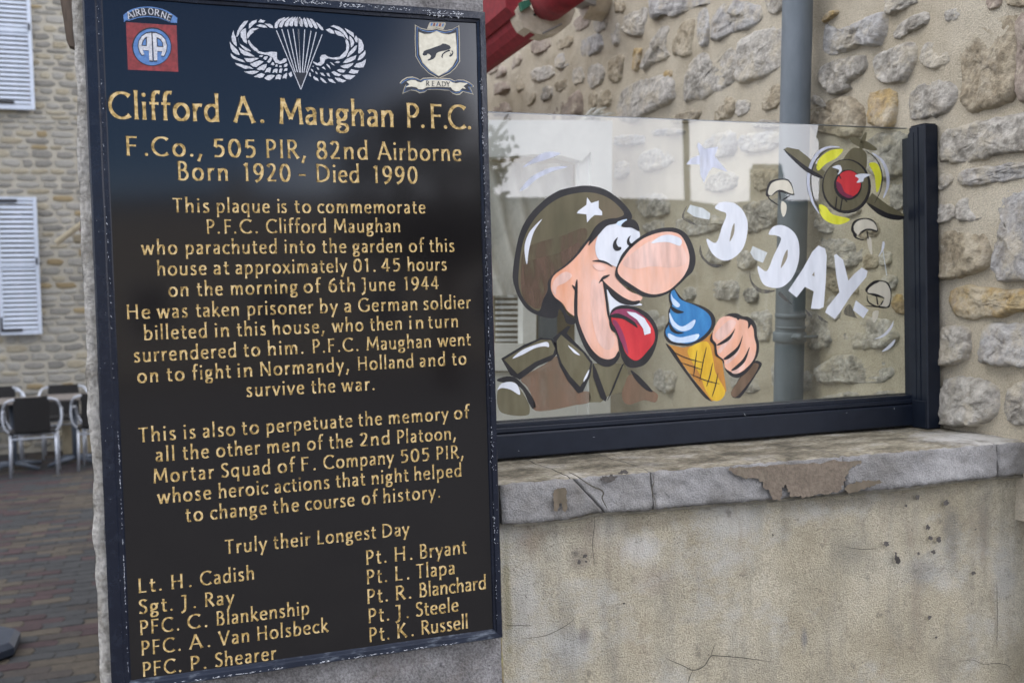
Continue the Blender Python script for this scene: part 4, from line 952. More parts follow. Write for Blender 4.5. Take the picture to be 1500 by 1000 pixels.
# emblem 1: tab and double A
e1 = lambda *p: cv(170, 5, 9.524, p)
em = flat('shoulder_patch', [e1((138, 265), (845, 310), (868, 958), (165, 928))], M['ered'], pq, YP-.0003)
def ell(cx, cy, rx, ry, n=40): return [(cx+rx*math.cos(6.2832*k/n), cy+ry*math.sin(6.2832*k/n)) for k in range(n)]
flat('disc_outline', [e1(*ell(500, 607, 276, 270))], M['eblack'], em, YP-.0005)
flat('disc', [e1(*ell(502, 612, 262, 255))], M['eblue'], em, YP-.0007)
a1 = [(508, 800), (462, 795), (458, 658), (372, 652), (396, 715), (362, 722), (330, 670), (312, 600), (322, 530), (360, 465), (420, 425), (492, 412)]
a2 = [(508, 415), (560, 418), (630, 450), (685, 510), (708, 590), (700, 660), (668, 735), (628, 730), (645, 672), (575, 668), (576, 795), (530, 798)]
big = lambda P, c, f: [(c[0]+(x-c[0])*f, c[1]+(y-c[1])*f) for x, y in P]
flat('letter_outline', [e1(*big(a1, (420, 600), 1.10)), e1(*big(a2, (600, 600), 1.10))], M['eblack'], em, YP-.0009)
flat('letter_a', [e1(*a1)], M['silver'], em, YP-.0011); flat('letter_a', [e1(*a2)], M['silver'], em, YP-.0011)
flat('letter_counter', [e1((430, 465), (428, 598), (352, 592), (368, 530), (400, 485)), e1((565, 470), (572, 605), (660, 612), (655, 555), (620, 500))], M['eblack'], em, YP-.0013)
flat('letter_counter', [e1((418, 492), (416, 588), (365, 583), (380, 535), (400, 505)), e1((577, 495), (583, 595), (648, 601), (643, 555), (615, 515))], M['eblue'], em, YP-.0015)
up_ = cr([Vector(p) for p in ((100, 165), (200, 95), (320, 58), (480, 50), (640, 80), (760, 135), (855, 205))], False, 4)
dn = cr([Vector(p) for p in ((852, 290), (740, 262), (620, 215), (480, 195), (340, 200), (220, 232), (112, 268))], False, 4)
tb = flat('shoulder_tab', [e1(*[tuple(p) for p in up_], (850, 290), (845, 275), (770, 272), *[tuple(p) for p in dn[2:-2]], (180, 236), (135, 240), (112, 268))], M['eblue'], pq, YP-.0003)
up2 = cr([Vector(p) for p in ((150, 150), (320, 75), (480, 66), (640, 96), (790, 175))], False, 4); dn2 = cr([Vector(p) for p in ((755, 262), (620, 202), (480, 180), (340, 186), (185, 228))], False, 4)
flat('tab_ground', [e1(*[tuple(p) for p in up2], *[tuple(p) for p in dn2])], M['eblack'], tb, YP-.0005)
aw_ = []
for c_, x, y, an_ in zip('AIRBORNE', (176, 258, 290, 366, 455, 538, 622, 704), (222, 190, 180, 168, 162, 172, 200, 232), (-20, -14, -10, -4, 2, 10, 17, 22)):
    w_ = (76, 30, 62, 62, 66, 62, 70, 52)[len(aw_)]; ca, sa = math.cos(math.radians(an_)), math.sin(math.radians(an_))
    q0, q1 = e1((x, y), (x+w_*ca, y+w_*sa)); aw_.append((c_, q0[0], q1[0], q0[1], q1[1], .0097))
build_text('tab_lettering', aw_, M['silver'], tb, YP-.0007, edge=False)
# emblem 2: winged parachute
wg = empty('winged_parachute_emblem'); wg.parent = pq
e2 = lambda *p: cv(330, 15, 8.33, p); e3 = lambda *p: cv(435, 15, 8.336, p)
FL = '''55,380 70,410 110,450 150,490 180,550 130,540 90,510 68,465 58,420
65,525 100,560 160,590 215,610 245,640 180,625 130,605 90,590 72,560
118,645 170,655 240,675 300,690 345,720 290,712 240,718 180,690 140,672
230,752 300,745 360,740 410,748 380,770 330,785 280,775
345,815 400,785 440,768 482,785 460,820 420,830 395,820
475,830 520,795 570,790 605,800 575,835 540,858 500,850
608,845 625,795 655,785 685,795 680,825 670,848 640,840
698,835 712,790 735,775 755,765 752,800 745,838 722,830
772,775 790,760 808,752 812,780 820,800 795,820 782,800
75,330 100,245 108,290 128,330 142,445 110,420 85,385 78,350
135,320 150,250 185,190 230,140 280,130 250,180 215,220 175,270 155,320 140,330
190,330 185,270 215,235 250,222 255,300 265,415 225,390 205,350
165,330 160,370 175,410 230,445 290,480 315,505 250,495 200,450 170,400 158,360
160,450 210,485 280,515 330,545 360,568 300,565 230,550 190,520 175,480
230,585 300,590 360,582 415,588 370,610 310,640 260,630
300,660 360,635 420,615 470,630 430,660 380,695 340,690
385,720 420,690 470,665 508,658 500,700 470,738 440,730 415,738
482,765 500,720 530,700 560,705 552,740 545,765 515,755
575,770 590,725 620,715 640,722 635,745 632,772 605,755
655,765 660,725 680,712 700,718 692,740 685,765
715,750 722,720 745,708 760,715 755,745 735,740
712,690 720,665 750,650 762,665 755,685 735,695
655,690 670,675 692,680 685,700 668,700
608,690 620,660 640,668 640,690 625,692
555,665 575,635 592,640 600,670 580,675
508,635 530,600 555,570 572,590 560,620 535,645
462,590 480,568 520,565 510,590 495,610 475,600
412,560 440,548 462,555 445,575 425,574
270,350 265,290 300,240 340,220 415,222 370,245 330,255 350,268 310,300 285,335
275,375 290,365 310,400 345,440 390,475 415,505 360,500 310,450 285,410
375,505 420,505 480,520 560,508 630,515 630,560 635,600 665,625 695,612 715,590 745,595 750,625 715,645 665,660 610,640 580,585 520,550 460,540 400,525
285,230 290,170 330,135 385,118 380,150 340,180 310,215
400,145 435,110 450,122 490,130 465,155 425,152
380,190 420,175 480,185 515,215 470,215 420,205
480,165 545,170 580,195 585,222 545,215 510,190'''
flat('feather', [cv(330, 15, 8.33, [tuple(map(float, q.split(','))) for q in l.split()]) for l in FL.split('\n')], M['silver'], wg, YP-.0004)
FR = '''350,240 400,225 445,250 460,290 415,285 380,265
410,200 450,185 515,205 560,235 600,280 625,330 628,365 595,330 570,290 520,250 460,215
455,245 520,265 570,300 590,350 560,325 500,310 475,290
580,220 640,250 690,280 700,340 650,300 610,265
600,350 625,380 640,430 635,480 600,560 560,590 520,600 480,605 430,600 380,590 345,605 330,650 290,680 240,675 195,640 200,628 250,650 285,630 280,580 300,550 345,545 375,570 440,582 520,572 560,530 600,490 605,430 590,380
640,310 670,340 700,390 690,430 660,460 655,400 640,350
700,350 720,310 745,350 738,400 715,385
750,340 790,370 815,430 810,490 770,530 748,530 752,440
735,430 722,480 690,520 640,560 610,582 625,530 670,480 710,440
835,490 838,540 810,580 770,610 740,615 760,560 800,530
728,550 710,600 660,630 600,648 560,645 600,600 660,575
842,600 835,650 810,700 760,705 695,695 725,655 790,635
695,645 670,680 620,712 570,710 528,685 600,665
755,735 740,770 690,778 630,765 665,722 715,735
595,735 570,765 520,760 485,735 520,720
715,800 680,830 650,850 600,840 548,795 620,790
545,790 510,808 460,795 420,760 450,745 500,770
605,860 560,885 500,870 458,825 520,830 560,850
475,895 430,885 395,870 378,838 430,845
370,895 330,885 290,850 285,820 325,845
268,868 225,855 200,830 205,805 250,835
170,815 150,800 148,765 165,770
460,640 490,622 530,635 500,650
465,680 430,665 400,635 430,645
410,720 385,700 358,665 365,655 400,685
355,730 320,715 300,700 330,690
275,730 250,725 240,700 262,705
205,760 180,745 165,715 190,725
255,785 232,780 222,750 245,758
345,808 300,795 282,765 320,770
405,815 375,800 358,770 390,770
190,690 180,685 205,680 205,695'''
flat('feather', [cv(435, 15, 8.336, [tuple(map(float, q.split(','))) for q in l.split()]) for l in FR.split('\n')], M['silver'], wg, YP-.0004)
can = ['600,215 605,165 650,115 735,85 720,105 665,145 645,180 640,215 620,225', '655,205 665,165 700,120 780,82 765,110 720,145 705,185 690,215', '722,195 730,155 770,110 830,80 815,110 780,145 770,195 750,205', '780,185 790,140 820,105 860,80 850,120 830,150 825,195 800,200', '840,185 842,140 860,100 885,82 885,150 880,198 855,200', '900,165 895,110 905,82 940,120 950,170 945,200 920,195']
flat('canopy_gore', [cv(330, 15, 8.33, [tuple(map(float, q.split(','))) for q in l.split()]) for l in can], M['silver'], wg, YP-.0004)
can = ['22,110 40,92 60,120 75,180 60,205 38,195', '72,115 90,90 115,130 135,190 125,215 100,205', '115,100 135,100 175,150 195,205 175,218 150,200', '155,105 185,110 230,160 255,215 240,232 215,215', '230,145 275,175 310,210 325,245 300,248 270,215', '0,95 8,90 8,180 0,185']
flat('canopy_gore', [cv(435, 15, 8.336, [tuple(map(float, q.split(','))) for q in l.split()]) for l in can], M['silver'], wg, YP-.0004)
ap = cv(330, 15, 8.33, [(922, 968)])[0]
tops = cv(330, 15, 8.33, [(625, 250), (690, 235), (760, 238), (827, 230), (890, 232)])+cv(435, 15, 8.336, [(18, 232), (95, 240), (172, 255), (235, 270), (308, 298)])
ends = [ap]+cv(330, 15, 8.33, [(855, 760), (880, 760), (905, 760), (918, 762)])+cv(435, 15, 8.336, [(40, 764), (65, 764), (85, 764), (112, 764)])+[ap]
fline('shroud_line', [[t_, e_] for t_, e_ in zip(tops, ends)], M['silver'], wg, YP-.0004, 1.25)
flat('apron', [[cv(330, 15, 8.33, [(842, 764)])[0], cv(435, 15, 8.336, [(120, 766)])[0], (ap[0], ap[1]-3)]], M['eblack'], wg, YP-.0002)
# emblem 3: shield and scroll
e4 = lambda *p: cv(580, 25, 8.333, p)
shd = [(232, 95), (300, 135), (380, 152), (440, 148), (495, 138), (540, 152), (610, 165), (690, 150), (772, 103), (780, 300), (782, 545), (735, 620), (660, 690), (520, 755), (400, 690), (300, 590), (238, 480), (230, 280)]
em3 = flat('shield', [e4(*shd)], M['eline'], pq, YP-.0003)
cen = (507, 440)
flat('shield_border', [e4(*big(shd, cen, .965))], M['eblack'], em3, YP-.0005)
flat('shield_border', [e4(*big(shd, cen, .915))], M['eblue'], em3, YP-.0007)
flat('shield_border', [e4(*big(shd, cen, .885))], M['eblack'], em3, YP-.0009)
fld = [(284, 190), (350, 215), (420, 212), (497, 178), (560, 208), (640, 220), (722, 200), (735, 350), (738, 500), (690, 595), (620, 665), (520, 718), (420, 650), (330, 560), (292, 460), (284, 320)]
flat('shield_outline', [e4(*big(fld, cen, 1.03))], M['eline'], em3, YP-.0011)
flat('shield_field', [e4(*fld)], M['ecream'], em3, YP-.0013)
pan = [(325, 455), (340, 420), (370, 405), (410, 392), (450, 378), (500, 360), (545, 345), (570, 325), (610, 330), (655, 350), (672, 380), (655, 395), (600, 412), (560, 418), (520, 430), (495, 445), (480, 490), (455, 515), (415, 530), (390, 535), (388, 520), (415, 510), (430, 480), (410, 455), (385, 450), (375, 468), (345, 475), (328, 468)]
flat('panther', [e4(*pan), e4((665, 405), (645, 400), (590, 428), (562, 455), (553, 490), (570, 505), (572, 480), (580, 455), (620, 430), (655, 420)), e4((645, 425), (665, 440), (665, 462), (645, 480), (665, 488), (690, 470), (702, 440), (690, 410), (675, 415), (690, 435), (680, 455)), ], M['eblack'], em3, YP-.0015)
flat('crest_top', [e4((378, 148), (412, 68), (605, 68), (607, 95), (578, 155), (520, 140), (495, 132), (440, 146))], M['eline'], em3, YP-.00035)
flat('crest_stripe', [e4((418, 108), (432, 72), (450, 75), (442, 110)), e4((484, 112), (500, 76), (518, 78), (505, 116)), e4((556, 118), (570, 80), (588, 82), (575, 120))], M['eblue'], em3, YP-.00055)
flat('crest_stripe', [e4((452, 110), (462, 76), (480, 76), (474, 112)), e4((522, 116), (534, 80), (550, 80), (545, 118))], M['ered'], em3, YP-.00055)
scr = [(42, 810), (75, 770), (130, 735), (200, 728), (255, 745), (295, 768), (330, 745), (430, 740), (560, 745), (660, 750), (720, 780), (760, 765), (830, 768), (900, 800), (945, 835), (950, 855), (905, 858), (948, 950), (880, 930), (820, 915), (780, 950), (740, 955), (690, 935), (650, 900), (500, 888), (390, 890), (350, 920), (290, 932), (240, 905), (180, 895), (78, 940), (95, 880), (118, 825)]
sc_ = flat('scroll', [e4(*scr)], M['eline'], pq, YP-.0003); cs_ = (500, 835)
flat('scroll_border', [e4(*[(cs_[0]+(x-cs_[0])*.975, cs_[1]+(y-cs_[1])*.88) for x, y in scr])], M['eblack'], sc_, YP-.0005)
flat('scroll_border', [e4(*[(cs_[0]+(x-cs_[0])*.955, cs_[1]+(y-cs_[1])*.79) for x, y in scr])], M['eblue'], sc_, YP-.0007)
flat('scroll_border', [e4(*[(cs_[0]+(x-cs_[0])*.935, cs_[1]+(y-cs_[1])*.72) for x, y in scr])], M['eblack'], sc_, YP-.0009)
inn = [(130, 790), (180, 770), (235, 772), (265, 790), (305, 800), (345, 775), (430, 765), (560, 768), (650, 775), (690, 800), (735, 810), (780, 800), (880, 810), (825, 845), (855, 880), (810, 870), (775, 905), (730, 910), (690, 890), (670, 860), (500, 852), (370, 860), (330, 885), (275, 885), (250, 860), (190, 850), (115, 860), (165, 825)]
flat('scroll_field', [e4(*inn)], M['ecream'], sc_, YP-.0011)
rw = []
for c_, x, w_, y in zip('READY', (370, 440, 498, 562, 618), (56, 48, 58, 52, 48), (840, 843, 846, 848, 850)):
    q0, q1 = e4((x, y), (x+w_, y+3)); rw.append((c_, q0[0], q1[0], q0[1], q1[1], .0082))
build_text('scroll_lettering', rw, M['eblack'], sc_, YP-.0013, edge=False)
# ------------------------------------------------------------------ parapet wall, coping
pr = empty('parapet_wall', 'low rendered parapet wall with worn grey coping stones beside the pillar', 'parapet')
YR = YP+.045
xl = .5435; vs, fs = [], []; nx4, nz4 = 150, 170
for i in range(nx4+1):
    for k in range(nz4+1):
        x = xl+(XW+.02-xl)*i/nx4; z = .0+(ZC-.045)*k/nz4
        z = (ZC-.045)*(1-(1-k/nz4)**1.6)
        d = .0045*noise.noise(Vector((x*4, z*4, 11)))+.0022*noise.noise(Vector((x*15, z*15, 1)))+.0009*noise.noise(Vector((x*60, z*60, 4)))
        vs.append((x, YR-d+sl(x), z))
for i in range(nx4):
    for k in range(nz4):
        a = i*(nz4+1)+k; fs.append((a, a+nz4+1, a+nz4+2, a+1))
py_obj('render_face', vs, fs, M['render'], pr, True)
boxo('wall_core', (xl, XW+.02, YR+.03, 2.04, 0, ZC-.035), M['render'], pr)
def cope(xa, ya_t, yb_t, xb, bot, seed):
    """one coping stone between px columns; bot = [(x,y)] lower front edge in px"""
    pass
YCf = YP+.020
cop_bot = [(740, 770), (751, 769), (840, 761), (873, 753), (943, 749), (1051, 739), (1140, 732.5), (1218, 724), (1320, 716), (1410, 704), (1500, 696.5), (1540, 693)]
cb = [onS(x, y, YCf) for x, y in cop_bot]
def zbot(x):
    for a, b in zip(cb, cb[1:]):
        if a.x <= x <= b.x: return a.z+(b.z-a.z)*(x-a.x)/(b.x-a.x)
    return cb[-1].z if x > cb[-1].x else cb[0].z
def wx(x): return onS(x, 720, YCf).x
# joints as slanted lines: (x at top, x at bottom)
J = [(xl+.004, xl+.010), (wx(838), wx(888)), (wx(955), wx(958)), (wx(1236), wx(1240)), (wx(1462), wx(1464)), (XW+.02, XW+.02)]
for si, (ja, jb) in enumerate(zip(J, J[1:])):
    vs, fs = [], []; nx = max(10, int((jb[0]-ja[0])/.004)); nf, ntp = 16, 40
    for i in range(nx+1):
        for k in range(nf+ntp+1):
            if k <= nf: v = k/nf; tz = v
            else: tz = 1
            g_ = .0010
            xb_, xt_ = ja[1]+g_+(jb[1]-ja[1]-2*g_)*i/nx, ja[0]+g_+(jb[0]-ja[0]-2*g_)*i/nx
            if k <= nf:
                x = xb_+(xt_-xb_)*tz; zb = zbot(x); z = zb+(ZC-zb)*tz; y = YCf
                e = min(tz, 1-tz); y += .006*max(0, 1-e/.12)**2
                wob = .005*noise.noise(Vector((x*14, z*22, si)))+.0028*noise.noise(Vector((x*55, z*55, si+9)))+.0014*noise.noise(Vector((x*140, z*140, si+4)))
                ed = min(i, nx-i)
                if ed == 0: y += .004
                if tz > .95: z -= .0045+.0040*noise.noise(Vector((x*30, 0, 3)))+.0025*noise.noise(Vector((x*90, 0, 8)))
                y -= wob
                if tz == 0: z += .0030*noise.noise(Vector((x*40, 2, 5)))+.0018*noise.noise(Vector((x*110, 2, 5)))
            else:
                t_ = (k-nf)/ntp; x = xt_ + (xt_*0); y = YCf+.006+(2.045-YCf-.006)*t_**1.3
                lay = noise.noise(Vector((x*5, y*16, 3)))+.4*noise.noise(Vector((x*22, y*50, 6))); z = ZC-.001+.0022*(math.floor(lay*5)/5)*min(1, 3*(1-t_))+.0010*noise.noise(Vector((x*40, y*90, 8)))-.004*max(0, 1-t_*12)
            if k <= nf: y += sl(x)
            else: y += sl(x)*(1-t_)
            vs.append((x, y, z))
    m_ = nf+ntp+1
    for i in range(nx):
        for k in range(nf+ntp): a = i*m_+k; fs.append((a, a+m_, a+m_+1, a+1))
    # underside
    b0 = len(vs)
    for i in range(nx+1): v = vs[i*m_]; vs.append((v[0], YR+.015+sl(v[0]), v[2]))
    for i in range(nx): fs.append((i*m_, b0+i, b0+i+1, (i+1)*m_))
    # end caps
    for i in (0, nx):
        b1 = len(vs)
        c_ = [i*m_+k for k in range(m_)]; vs.append((vs[i*m_][0], 2.045, vs[i*m_][2])); c_.append(b1); fs.append(tuple(c_ if i else c_[::-1]))
    o = py_obj('coping_stone', vs, fs, M['coping'], pr, True); o.data.materials.append(M['copetop'])
    for p in o.data.polygons:
        if p.index < nx*(nf+ntp) and p.index % (nf+ntp) >= nf: p.material_index = 1
    try: o.data.set_sharp_from_angle(angle=math.radians(50))
    except Exception: pass
# crack shadow lines, repair patches, stain
def flatY(name, px, m, dy, smooth=False):
    o = flat(name, [px], m, pr, YCf-dy, smooth, 4, onS); return o
def ragged(px, amp, seed, k=6):
    P = cr([Vector(p) for p in px], True, k)
    return [(p.x+amp*noise.noise(Vector((p.x*.35, p.y*.35, seed))), p.y+amp*noise.noise(Vector((p.x*.35, p.y*.35, seed+7)))) for p in P]
flatY('repair_patch', ragged([(1068, 686), (1089, 700), (1107, 701), (1122, 715), (1134, 731), (1145, 727), (1146, 715), (1152, 711), (1158, 726), (1180, 727), (1200, 723), (1228, 720), (1236, 707), (1246, 686), (1262, 676), (1230, 675), (1170, 679), (1110, 682)], 5, 1), M['patch'], .0048)
flatY('stain', ragged([(812, 717), (829, 715), (830, 730), (831, 745), (826, 749), (823, 738), (820, 737), (817, 748), (812, 745), (811, 730)], 2, 3), M['stain'], .0045)
flatY('lichen_patch', ragged([(880, 700), (893, 696), (905, 699), (898, 704), (884, 705)], 4, 5), M['spot'], .0042)
flatY('lichen_patch', ragged([(906, 690), (916, 688), (920, 692), (910, 694)], 3, 6), M['spot'], .0042)
flatY('chipped_hollow', ragged([(1238, 714), (1252, 706), (1272, 704), (1292, 705), (1280, 711), (1262, 716), (1246, 722)], 3, 8), M['stain'], .0045)
fline('crack', [[(833, 691), (845, 697), (858, 706), (870, 713), (880, 717), (884, 722), (882, 729), (886, 738), (890, 745)]], M['crack'], pr, YCf-.0046, 2.2, True, taper=True, on=onS)
fline('crack', [[(956, 694), (958, 705), (955, 715), (956, 722), (960, 735), (959, 748)]], M['crack'], pr, YCf-.0046, 1.4, True, taper=True, on=onS)
# moss joint between pillar and wall
bm = bmesh.new()
tube(bm, [(xl+.002+.0015*noise.noise(Vector((z_*12, 0, 0))), YQ+.018, z_) for z_ in [k*.02 for k in range(0, 66)]], [.0065+.003*noise.noise(Vector((k*.7, 3, 0))) for k in range(0, 66)], 8)
bm_obj('mossy_joint', bm, M['moss'], pr, True)
YS = YR-.0062
fline('crack', [[(975, 962), (983, 967), (1000, 974), (1015, 981), (1031, 975), (1041, 961), (1052, 960), (1089, 963), (1110, 966), (1131, 969)]], M['crack'], pr, YS, 1.5, True, taper=True, on=onS)
fline('crack', [[(1041, 961), (1044, 952), (1047, 943)], [(1015, 981), (1010, 992), (1006, 1006)], [(1405, 968), (1425, 966), (1440, 972), (1461, 971), (1476, 974), (1482, 982)], [(765, 935), (800, 930), (830, 915), (842, 905)], [(742, 915), (780, 916)], [(870, 750), (871, 765), (868, 800), (872, 830)], [(1236, 800), (1262, 804), (1284, 803)], [(1460, 850), (1461, 900), (1460, 950)]], M['crack'], pr, YS, .9, True, taper=True, on=onS)
sp = []
for x, y, r in ((1298, 796, 4), (1315, 819, 4), (1359, 772, 3.2), (1363, 788, 3.6), (1375, 790, 4), (1368, 808, 2.8), (1346, 810, 2), (1362, 904, 2.6), (1426, 839, 2.4), (1430, 775, 1.4), (1132, 784, 2), (857, 814, 3), (848, 822, 2.2), (859, 822, 1.8), (1018, 809, 1.3), (914, 883, 1.2), (1344, 728, 3.5), (1386, 736, 4), (1327, 740, 2), (1372, 933, 1.6)):
    sp.append(ragged(ell(x, y, r, r*random.uniform(.9, 1.3), 7), 2.2, x))
sp.append(ragged([(1311, 808), (1315, 814), (1319, 820), (1316, 826), (1311, 820)], 2, 1))
flat('lichen_spot', sp, M['spot'], pr, YS, on=onS)
bm = bmesh.new()
for k in range(2600):
    x, y = random.uniform(745, 1500), random.uniform(715, 1000)
    if noise.noise(Vector((x*.012, y*.015, 4))) < .02: continue
    c = onS(x, y, YS); r = random.uniform(.0003, .0010); n = 5
    if c.z > zbot(c.x)-.004: continue
    a0 = random.random()*6; bm.faces.new([bm.verts.new((c.x+r*math.cos(a0+6.28*q/n)*random.uniform(.6, 1.6), c.y+.0004, c.z+r*math.sin(a0+6.28*q/n))) for q in range(n)])
o = bm_obj('pitting', bm, M['spot'], pr); o['kind'] = 'stuff'
fline('painted_undercut_shadow', [[(752, 769.5), (780, 767), (810, 764.5), (840, 761.5), (860, 756.5), (880, 752.5), (910, 750.5), (943, 749.5), (1000, 744), (1051, 739.5), (1095, 736), (1140, 733), (1180, 728.5), (1218, 724.5), (1270, 720), (1320, 716.5), (1365, 710), (1410, 704.5), (1460, 700), (1502, 696.8)]], M['crack'], pr, YCf+.004, 3.2, True, on=onS)  # painted dark strip for the shadow line below the coping
# ------------------------------------------------------------------ glass screen
gs = empty('glass_screen', 'low glass screen in a dark navy frame painted with a cartoon soldier eating ice cream', 'glass screen')
gz1 = 1.988; gx1 = 1.625
YRf = 1.83
zr0 = ZC+.004; zr1 = onY(1035, 600, YRf).z
pane = boxo('glass_pane', (.30, 1.63, YG, YG+.010, zr1-.02, gz1), M['glass'], gs)
bm = bmesh.new(); box(bm, .30, 1.63, YRf, YRf+.065, zr0, zr0+.048, .003); box(bm, .30, 1.63, YRf+.003, YRf+.062, zr0+.0495, zr1-.008, .002); box(bm, .30, 1.63, YRf+.006, YRf+.029, zr1-.008, zr1, .001); box(bm, .30, 1.63, YRf+.041, YRf+.06, zr1-.008, zr1, .001)
bm_obj('bottom_rail', bm, M['navy'], gs)
bm = bmesh.new(); pa, pb_ = onZ(1345, 630, ZC).x, onZ(1382, 628, ZC).x
zt = onY(1358, 184, 1.80).z
YPo = 1.785
X0, X1 = 1.606, 1.6435
box(bm, X0, X1, YPo, YPo+.050, ZC+.0005, zt, .0025); box(bm, X0+.006, X1-.001, YPo+.0505, YPo+.060, ZC+.055, zt-.012, .0008); box(bm, X0+.016, X1-.001, YPo+.0605, YPo+.090, ZC+.055, zt-.018, .0008)
box(bm, X0-.0016, X0+.001, YPo+.020, YPo+.0225, ZC+.062, zt-.003); box(bm, X0-.0010, X0+.001, YPo+.034, YPo+.049, ZC+.062, zt-.012)
bm_obj('end_post', bm, M['navy'], gs)
boxo('joint_plate', (X0-.0026, X0-.0002, YPo+.003, YPo+.0462, zr0-.002, zr1-.010), M['navy'], gs, .0006)
boxo('post_cap', (X0+.002, X1-.002, YPo+.004, YPo+.046, zt, zt+.003), M['navy'], gs, .001)
boxo('pane_edge', (.30, 1.625, YG-.0002, YG+.0102, gz1, gz1+.0008), M['zinc'], pane)
for (x_, y_, l_, a_) in ((1091, 607, 9, 1.0), (1034, 601, 3, .2), (870, 640, 3, 0), (760, 660, 2, 1), (1150, 612, 2, .4), (1240, 604, 2, 0), (1310, 598, 5, 1.5)):
    c = onY(x_, y_, YRf-.0006); h_ = l_*.00062; bm = bmesh.new(); dx_, dz_ = math.cos(a_)*h_, -math.sin(a_)*h_
    bm.faces.new([bm.verts.new(q_) for q_ in ((c.x-dx_, c.y, c.z-dz_), (c.x+.0007, c.y, c.z-.0004), (c.x+dx_, c.y, c.z+dz_), (c.x-.0007, c.y, c.z+.0004))]); bm_obj('scratch', bm, M['chip'], gs)
# ---- paint on the pane
LY = YG-.0004
def paint(name, m, lay, outs, sm=True):
    return flat(name, outs, PT[m], pane, LY-.00025*lay, sm, 5)
def P_(t_): return [tuple(map(float, q.split(','))) for q in t_.split()]
paint('painted_streak', 'lv', 0, [P_('766,245 785,230 800,223 815,223 820,226 800,234 780,240'), P_('761,280 775,262 795,250 812,244.5 831,244.5 810,251 787,262 772,275')])
paint('painted_pale_star', 'lv', 0, [P_('1023,208 1032,218 1052,215 1047,229 1060,244 1066,252 1044,245 1038,252 1031,268 1026,256 1025,241 1005,241 1012,232 1025,227 1021,214')], False)
# soldier: jacket
paint('painted_shoulder', 'k', 0, [P_('728.6,558 737,552 753,552 766,563 779,580 784.7,593.5 781,599 775,591 761.6,567')])
paint('painted_shoulder', 'ol', 1, [P_('728.6,573.7 739.6,560.5 753,559.5 761.6,569 772.6,587 776,598 772.6,607.8 748,607.8 731,600')])
paint('painted_highlight', 'w', 2, [P_('728.6,571 735,561.6 748,559 758,564 761.6,578 748,570.5 735,568')])
paint('painted_jacket', 'br', 0, [P_('764,554 797,534 816.6,521 823,536 836,556 849.6,571.5 863,574 863,589 841,593.5 810,600 783.6,601 781,585 772.6,567')])
paint('painted_jacket', 'ol', 0, [P_('868,532 911,532 904.5,554 896,576 880,589 863,589 863,554'), P_('914,532 921,547 911,574 893.5,579 902,554')], False)
paint('painted_jacket_seam', 'k', 3, [P_('868,530 873.7,541 889,582.6 887,588 880,582.6 869,552'), P_('889,587 898,565 911,534 914,532 900,567 891,585')], False)
paint('painted_collar', 'k', 2, [P_('810,494.6 832,477 836,478 830,488 858,516.6 868,530 865,549.6 854,573.7 847,576 832,558 820,536 814,514')], False)
paint('painted_collar', 'ol', 3, [P_('815.5,499 822,490 832,499 854,516.6 865,532 860.5,549.6 849.6,566 836,551.7 823,532 816.6,514')], False)
paint('painted_highlight', 'w', 4, [P_('832,505.6 841,512 849.6,520 841,516.6'), P_('863,541 861,550 855,559 856,553')])
paint('painted_epaulette', 'k', 2, [P_('734,525 766,505.6 792,494.6 808,495.7 816.6,505.6 815.5,518.8 808,527.6 788,536 761.6,556 748,549.6')], False)
paint('painted_epaulette', 'ol', 3, [P_('738.5,526.5 766,510 792,497.5 807,498 813,510 810,519 783.6,530 758,547.5')], False)
paint('painted_highlight', 'w', 4, [P_('750.6,525 766,512 790,503 802,501 804,508 797,507 783,510 766,519')])
paint('painted_cuff', 'br', 0, [P_('921,549.6 929,549.6 942,563 959.5,574 964,580 959.5,589 945,586 933,589 922,592.5 913,587 911,574 915.5,560.5')])
paint('painted_cuff_edge', 'k', 1, [P_('924,542 937.5,552 956,572.6 946,570.5 931,556')])
# helmet
paint('painted_helmet_outline', 'k', 1, [P_('751,400 759,350 772,320 795,295 817,280 840,274 862,272 885,277 905,290 920,305 926,317 921,324 904,324 890,328 876,338 864,354 850,370 834,390 818,402 808,416 809,430 822,443 832,461 843,467 841,475 830,473 825,460 819,453 816,464 806,466 792,463 776,456 764,443 755,424')])
paint('painted_helmet', 'ob', 2, [P_('760,395 766,355 780,325 800,303 822,289 845,283 865,282 885,287 902,298 914,313 905,319 890,321 874,330 862,348 850,363 832,384 814,398 803,412 802,425 795,440 790,455 778,450 766,436 760,418')])
paint('painted_helmet_shade', 'hc', 3, [P_('763,395 768,366 792,354 822,346 856,334 858,352 832,384 814,398 803,412 802,425 795,440 790,452 778,448 766,434')])
paint('painted_helmet_shade', 'hb', 3.4, [P_('763,410 768,386 790,378 820,370 846,356 848,366 832,384 814,398 803,412 802,425 795,440 790,452 778,448 766,434')])
paint('painted_highlight', 'w', 4, [P_('794,321 782,340 775,365 772,387 769,375 769,357 777,338')])
paint('painted_star', 'w', 4, [P_('860,289 866,297.5 877,294 877,305 882,310 882,315.5 871,315 865,320 860,326 859,314 845,312.5 847,309 859,300')], False)
